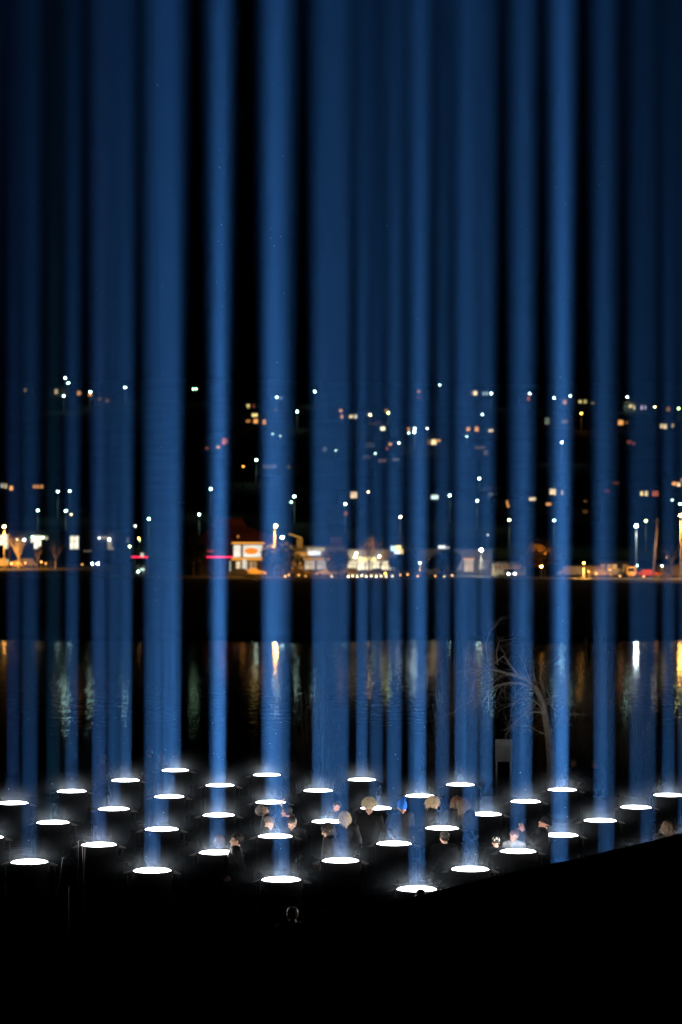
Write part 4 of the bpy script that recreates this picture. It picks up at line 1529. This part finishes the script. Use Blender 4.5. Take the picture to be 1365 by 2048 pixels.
street_lamp('low amber floodlight before the long low shop', 838, 1147, 441, SHORE_Z, SODIUM, 60, .12, SH, hood=False, down=-7000)
for px, py, col, s, lab in ((1257, 1142, COOL, 26, 'small cool lamp left of the floodlight pole'), (1275, 1144, COOL, 40, 'small cool lamp at the foot of the floodlight pole'), (1274, 1131, COOL, 30, 'small cool lamp higher on the floodlight side'),
                            (1325, 1132, COOL, 34, 'small cool lamp right of the leaning pole'), (858, 1119, COOL, 22, 'left of two small cool lamps among dark round trees'), (868, 1117, COOL, 26, 'right of two small cool lamps among dark round trees'),
                            (840, 1126, COOL, 26, 'lone small cool lamp between two dark round trees'), (976, 1070, WHT, 3, 'faint white lamp above the bright warm lamp')):
    street_lamp(lab, px, py, 440, SHORE_Z, col, s, .15, SH, thick=.03)
for px, t, b, lean, d, lab in ((20, 1043, 1132, 0.1, 500, 'tall timber pole lit orange at the left edge'), (1306, 1036, 1156, .85, 425, 'leaning reddish timber pole at the right')):
    p = at(px, b, d)
    o = thing('utility_pole', lab, 'utility pole', (p.x, d, SHORE_Z), 0, 'timber poles')
    hh = at(px, t, d).z - SHORE_Z
    h = MB()
    h.tube([(0, 0, -.3), (lean * .5, 0, hh * .5), (lean, 0, hh)], [.20, .17, .13], 8)
    h.build('pole', wood_pole, o)
    h = MB()
    h.box((lean * .95, -.14, hh - .6), (1.5, .1, .12))
    h.build('crossarm', wood_pole, o)

# low bollard lights along the car park
AMB, WW = (1, .45, .1), (1, .82, .5)
boll = [(571, 1153, AMB, 8), (578, 1150, AMB, 5), (598, 1150, AMB, 4), (612, 1152, AMB, 3), (664, 1153, WW, 4), (697, 1153, WW, 10), (706, 1152, WW, 9), (715, 1153, WW, 8), (724, 1151, WW, 9), (733, 1153, WW, 8),
        (743, 1152, WW, 9), (753, 1153, WW, 10), (763, 1152, WW, 8), (773, 1153, WW, 8), (785, 1152, WW, 5), (801, 1150, AMB, 4), (816, 1149, AMB, 6), (836, 1152, AMB, 5), (871, 1152, AMB, 4), (889, 1153, WW, 3), (905, 1151, (1, .6, .4), 5),
        (918, 1128, AMB, 3), (1178, 1143, AMB, 8), (1193, 1147, AMB, 7), (1221, 1140, AMB, 5), (1240, 1152, AMB, 5), (1288, 1153, AMB, 5), (1301, 1166, (1, .05, .1), 4), (1334, 1115, AMB, 2)]
for k, (px, py, col, s) in enumerate(boll):
    street_lamp('small low bollard light along the far car park, %s from the left' % ordinal(k), px, py, 429.3 if py > 1135 else 447, SHORE_Z, col, s, .16, 'bollard lights along the far car park', thick=.03, name='bollard_light', cat='bollard light')
for k, (px, py, col, s) in enumerate([(23, 1127, AMB, 14), (37, 1126, AMB, 10), (51, 1126, AMB, 8), (83, 1124, AMB, 9), (92, 1127, AMB, 5), (165, 1129, AMB, 4)]):
    street_lamp('small amber bollard light on the left shore, %s from the left' % ordinal(k), px, py, 512, SHORE_Z, col, s, .18, 'amber bollard lights on the left shore', thick=.03, name='bollard_light', cat='bollard light')

# ------------------------------------------------------------------ far shore: trees
round_tree('large dark round tree left of the red-roofed restaurant', 386, 1062, 62, 432, leaf_dark, 1700, 21)
round_tree('large dark round tree in front of the orange street lamp', 563, 1086, 104, 430, leaf_dark, 2400, 22)
round_tree('small pale round tree left of the brightly lit shop', 676, 1102, 54, 432, leaf_pale, 1100, 23)
round_tree('dark round tree right of the brightly lit shop', 803, 1106, 72, 433, leaf_dark, 1600, 24)
round_tree('dark round tree in front of the long low shop', 884, 1096, 84, 434, leaf_dark, 1900, 25)
round_tree('ragged tree lit orange from within at right', 1090, 1072, 84, 438, leaf_mid, 1000, 26, None, 'orange_tree')
round_tree('small ragged tree left of the orange lit tree', 1058, 1098, 40, 439, leaf_mid, 420, 27, None, 'orange_tree')
bare_tree('bare tree with reddish branches before the bright shop', 739, 1062, 440, bark, 31)
bare_tree('bare tree with reddish branches behind the billboard', 806, 1066, 462, bark, 32)
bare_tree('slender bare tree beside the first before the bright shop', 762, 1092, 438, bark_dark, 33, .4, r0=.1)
bare_tree('faint bare tree at the left edge behind the timber pole', 38, 1064, 508, bark, 34)
bare_tree('orange lit bare tree between the left windows', 112, 1072, 506, bark, 36)
bare_tree('small orange lit bare tree right of the left vans', 76, 1088, 500, bark, 37, .4, r0=.1)
bare_tree('faint bare tree near the right edge', 1344, 1075, 446, bark, 35)

# scrub on the far bank
for k, (px, py, w, col) in enumerate(((185, 1146, 30, leaf_mid), (208, 1152, 26, leaf_mid), (232, 1150, 30, leaf_mid), (255, 1152, 26, leaf_mid), (312, 1142, 20, leaf_mid), (430, 1140, 46, leaf_mid), (500, 1146, 34, leaf_dark), (1000, 1146, 24, leaf_dark), (1330, 1146, 40, leaf_mid))):
    d = 419.5
    r = random.Random(60 + k)
    p = at(px, py, d)
    o = thing('shrub', 'low shrub on the far bank, %s from the left' % ORD[k], 'shrub', (p.x, d, SHORE_Z - .2), 0, 'shrubs on the far bank')
    h = MB()
    W = w * mpp(d) / 2
    H = max(.7, p.z - SHORE_Z + .2)
    for q in range(260):
        e = Vector((r.gauss(0, .45) * W, r.gauss(0, .5), H * r.random() ** .7 * (1 - .3 * r.random())))
        u = Vector((r.gauss(0, 1), r.gauss(0, 1), r.gauss(0, 1))).normalized()
        v = u.orthogonal().normalized()
        s = r.uniform(.06, .14)
        h.quad(e - u * s, e + v * s * .6, e + u * s, e - v * s * .6)
    h.build('leaves', col, o)
    h = MB()
    for q in range(8):
        h.tube([(r.gauss(0, .2) * W, r.gauss(0, .2), -.2), (r.gauss(0, .4) * W, r.gauss(0, .3), H * .7)], [.03, .01], 4, False)
    h.build('stems', bark_dark, o)

# ------------------------------------------------------------------ cars
rubber = paint('tyre_rubber', (0.02, 0.02, 0.02), 0.8, 0.2, 0.1)
glass = paint('car_glass', (0.015, 0.017, 0.02), 0.08, 0.6, 0.0)
CARS = 'cars on the far shore'
PROF = {'hatch': ([(-2.0, .32), (-2.02, .75), (-1.9, .98), (-1.62, 1.02), (1.0, .98), (1.75, .82), (2.02, .68), (2.05, .34)],
                  [(-1.72, 1.0), (-1.45, 1.43), (-.2, 1.48), (.35, 1.42), (1.1, .97)]),
        'sedan': ([(-2.2, .34), (-2.25, .8), (-2.1, .95), (-1.3, .98), (1.0, .95), (1.9, .80), (2.2, .66), (2.22, .34)],
                  [(-1.55, .96), (-.95, 1.38), (-.2, 1.43), (.3, 1.38), (1.1, .94)]),
        'van': ([(-2.3, .36), (-2.32, 1.05), (1.2, 1.05), (1.9, .98), (2.25, .82), (2.3, .38)],
                [(-2.28, 1.04), (-2.2, 1.95), (.9, 2.0), (1.25, 1.85), (1.85, .97)])}


def car(label, px, d, yaw, kind, col, head=0.0, tail=0.0, ground=SHORE_Z, group=CARS):
    p = at(px, 1150, d)
    o = thing('parked_car' if not head else 'car', label, 'car', (p.x, d, ground + .012), R(yaw), group)
    low, top = PROF[kind]
    pm = M(paint, 'car_paint', col, .3, .5, .05, 3)
    W = 1.72
    h = MB()
    h.prism(low, W)
    es = [e for e in h.b.edges if abs(e.verts[0].co.y - e.verts[1].co.y) < .01]
    bmesh.ops.bevel(h.b, geom=es, offset=.07, segments=2, affect='EDGES')
    n0 = len(h.b.verts)
    h.b.verts.ensure_lookup_table()
    h.prism(top, W - .12)
    h.b.verts.ensure_lookup_table()
    for v in h.b.verts[n0:]:
        if v.co.z > 1.15:
            v.co.y *= .84
    h.build('body', pm, o)
    # glass, a little proud of the cabin
    t = [Vector((a, 0, z)) for a, z in top]
    y0, y1 = (W - .12) / 2, (W - .12) / 2 * .84

    def side(s):
        q = []
        c = sum((v for v in t), Vector()) / len(t)
        for v in t:
            u = c + (v - c) * .82
            f = min(1, max(0, (u.z - t[0].z) / (1.15 - t[0].z))) if u.z < 1.15 else 1
            q.append(Vector((u.x, s * (y0 + (y1 - y0) * f + .012), u.z)))
        h = MB()
        h.hull(q + [v - Vector((0, s * .02, 0)) for v in q])
        h.build('side_window', glass, o)
    side(-1)
    side(1)
    for nm, a, b in (('rear_window', t[0], t[1]), ('windscreen', t[-1], t[-2])):
        m = [a.lerp(b, .12), a.lerp(b, .9)]
        out = Vector((-1 if nm == 'rear_window' else 1, 0, .5)).normalized() * .014
        h = MB()
        q = [m[0] + Vector((0, s * y0 * .86, 0)) + out for s in (-1, 1)] + [m[1] + Vector((0, s * y1 * .86, 0)) + out for s in (-1, 1)]
        h.hull(q + [v - out * 1.5 for v in q])
        h.build(nm, glass, o)
    for ax in (-1.32, 1.34):
        for s in (-1, 1):
            h = MB()
            h.tube([(ax, s * .72, .315), (ax, s * .89, .315)], .315, 18)
            w = h.build('wheel', rubber, o)
            h = MB()
            h.tube([(ax, s * .885, .315), (ax, s * .898, .315)], .19, 12)
            h.build('rim', steel, w)
    fx, bx = max(a for a, z in low), min(a for a, z in low)
    for s in (-1, 1):
        h = MB()
        h.ell((fx - .06, s * .60, .66), (.09, .17, .10))
        h.build('headlight', M(glow, 'headlight_on', (.95, 1, .95), head) if head else glass, o)
        h = MB()
        h.ell((bx + .04, s * .66, .80), (.06, .12, .10))
        h.build('tail_light', M(glow, 'tail_light_on', (1, .02, .03), tail) if tail else M(paint, 'tail_red', (.25, .01, .01), .3), o)
    return o


WHITE_C, SILVER, YELL, DARK, RED_C, BLUE_C = (.65, .64, .62), (.38, .38, .38), (.60, .45, .22), (.05, .05, .055), (.3, .05, .04), (.06, .09, .16)
car('pale van under the orange lamp at the left edge', 3, 516, 0, 'van', WHITE_C)
car('pale small car right of the leftmost van', 29, 514, 180, 'hatch', YELL)
car('pale boxy van third from the left on the shore', 56, 518, 0, 'van', SILVER)
car('dark car fourth from the left on the shore', 92, 520, 180, 'sedan', DARK)
car('car facing the water with both headlights on at left', 191, 530, -86, 'sedan', DARK, head=150)
car('car with headlights on right of the long low shop', 1020, 436, -84, 'hatch', SILVER, head=60)
car('yellowish car parked before the restaurant', 510, 440, 0, 'sedan', YELL)
car('dark car before the lit restaurant door', 475, 438, 180, 'hatch', DARK)
car('pale car parked under the dark round tree', 600, 436, 0, 'hatch', YELL)
car('white car parked before the small pale tree', 655, 437, 180, 'sedan', WHITE_C)
car('white car left before the bright shop', 707, 446, 0, 'hatch', WHITE_C)
car('silver car in the middle before the bright shop', 752, 446, 180, 'sedan', SILVER)
car('red car right of the bright shop', 832, 436, 0, 'hatch', RED_C)
car('silver car before the long low shop', 893, 437, 180, 'sedan', SILVER)
car('white van parked right of the orange lit tree', 1140, 440, 180, 'van', WHITE_C)
car('yellowish van at the back of the orange lit pair', 1184, 443, 180, 'van', YELL)
car('yellowish car at the front of the orange lit pair', 1200, 437, 0, 'sedan', YELL)
car('pale hatchback right of the orange lit pair', 1238, 440, 0, 'hatch', SILVER)
car('orange lit van left of the floodlight pole', 1261, 436, -90, 'van', YELL)
car('car with red tail lights right of the floodlight pole', 1281, 441, 82, 'hatch', BLUE_C, tail=14)
car('dim car left of the leaning pole', 1300, 436, 0, 'hatch', RED_C)
#--END--
# the added stray light skips the beams, which it would make noisy
lit = bpy.data.collections.new('lit_by_stray_light')
for o in COL.objects:
    if o.type == 'MESH' and not o.name.startswith('light_beam'):
        lit.objects.link(o)
for o in COL.objects:
    if o.type == 'LIGHT' and o.name.startswith('stray_fill_light'):
        o.light_linking.receiver_collection = lit
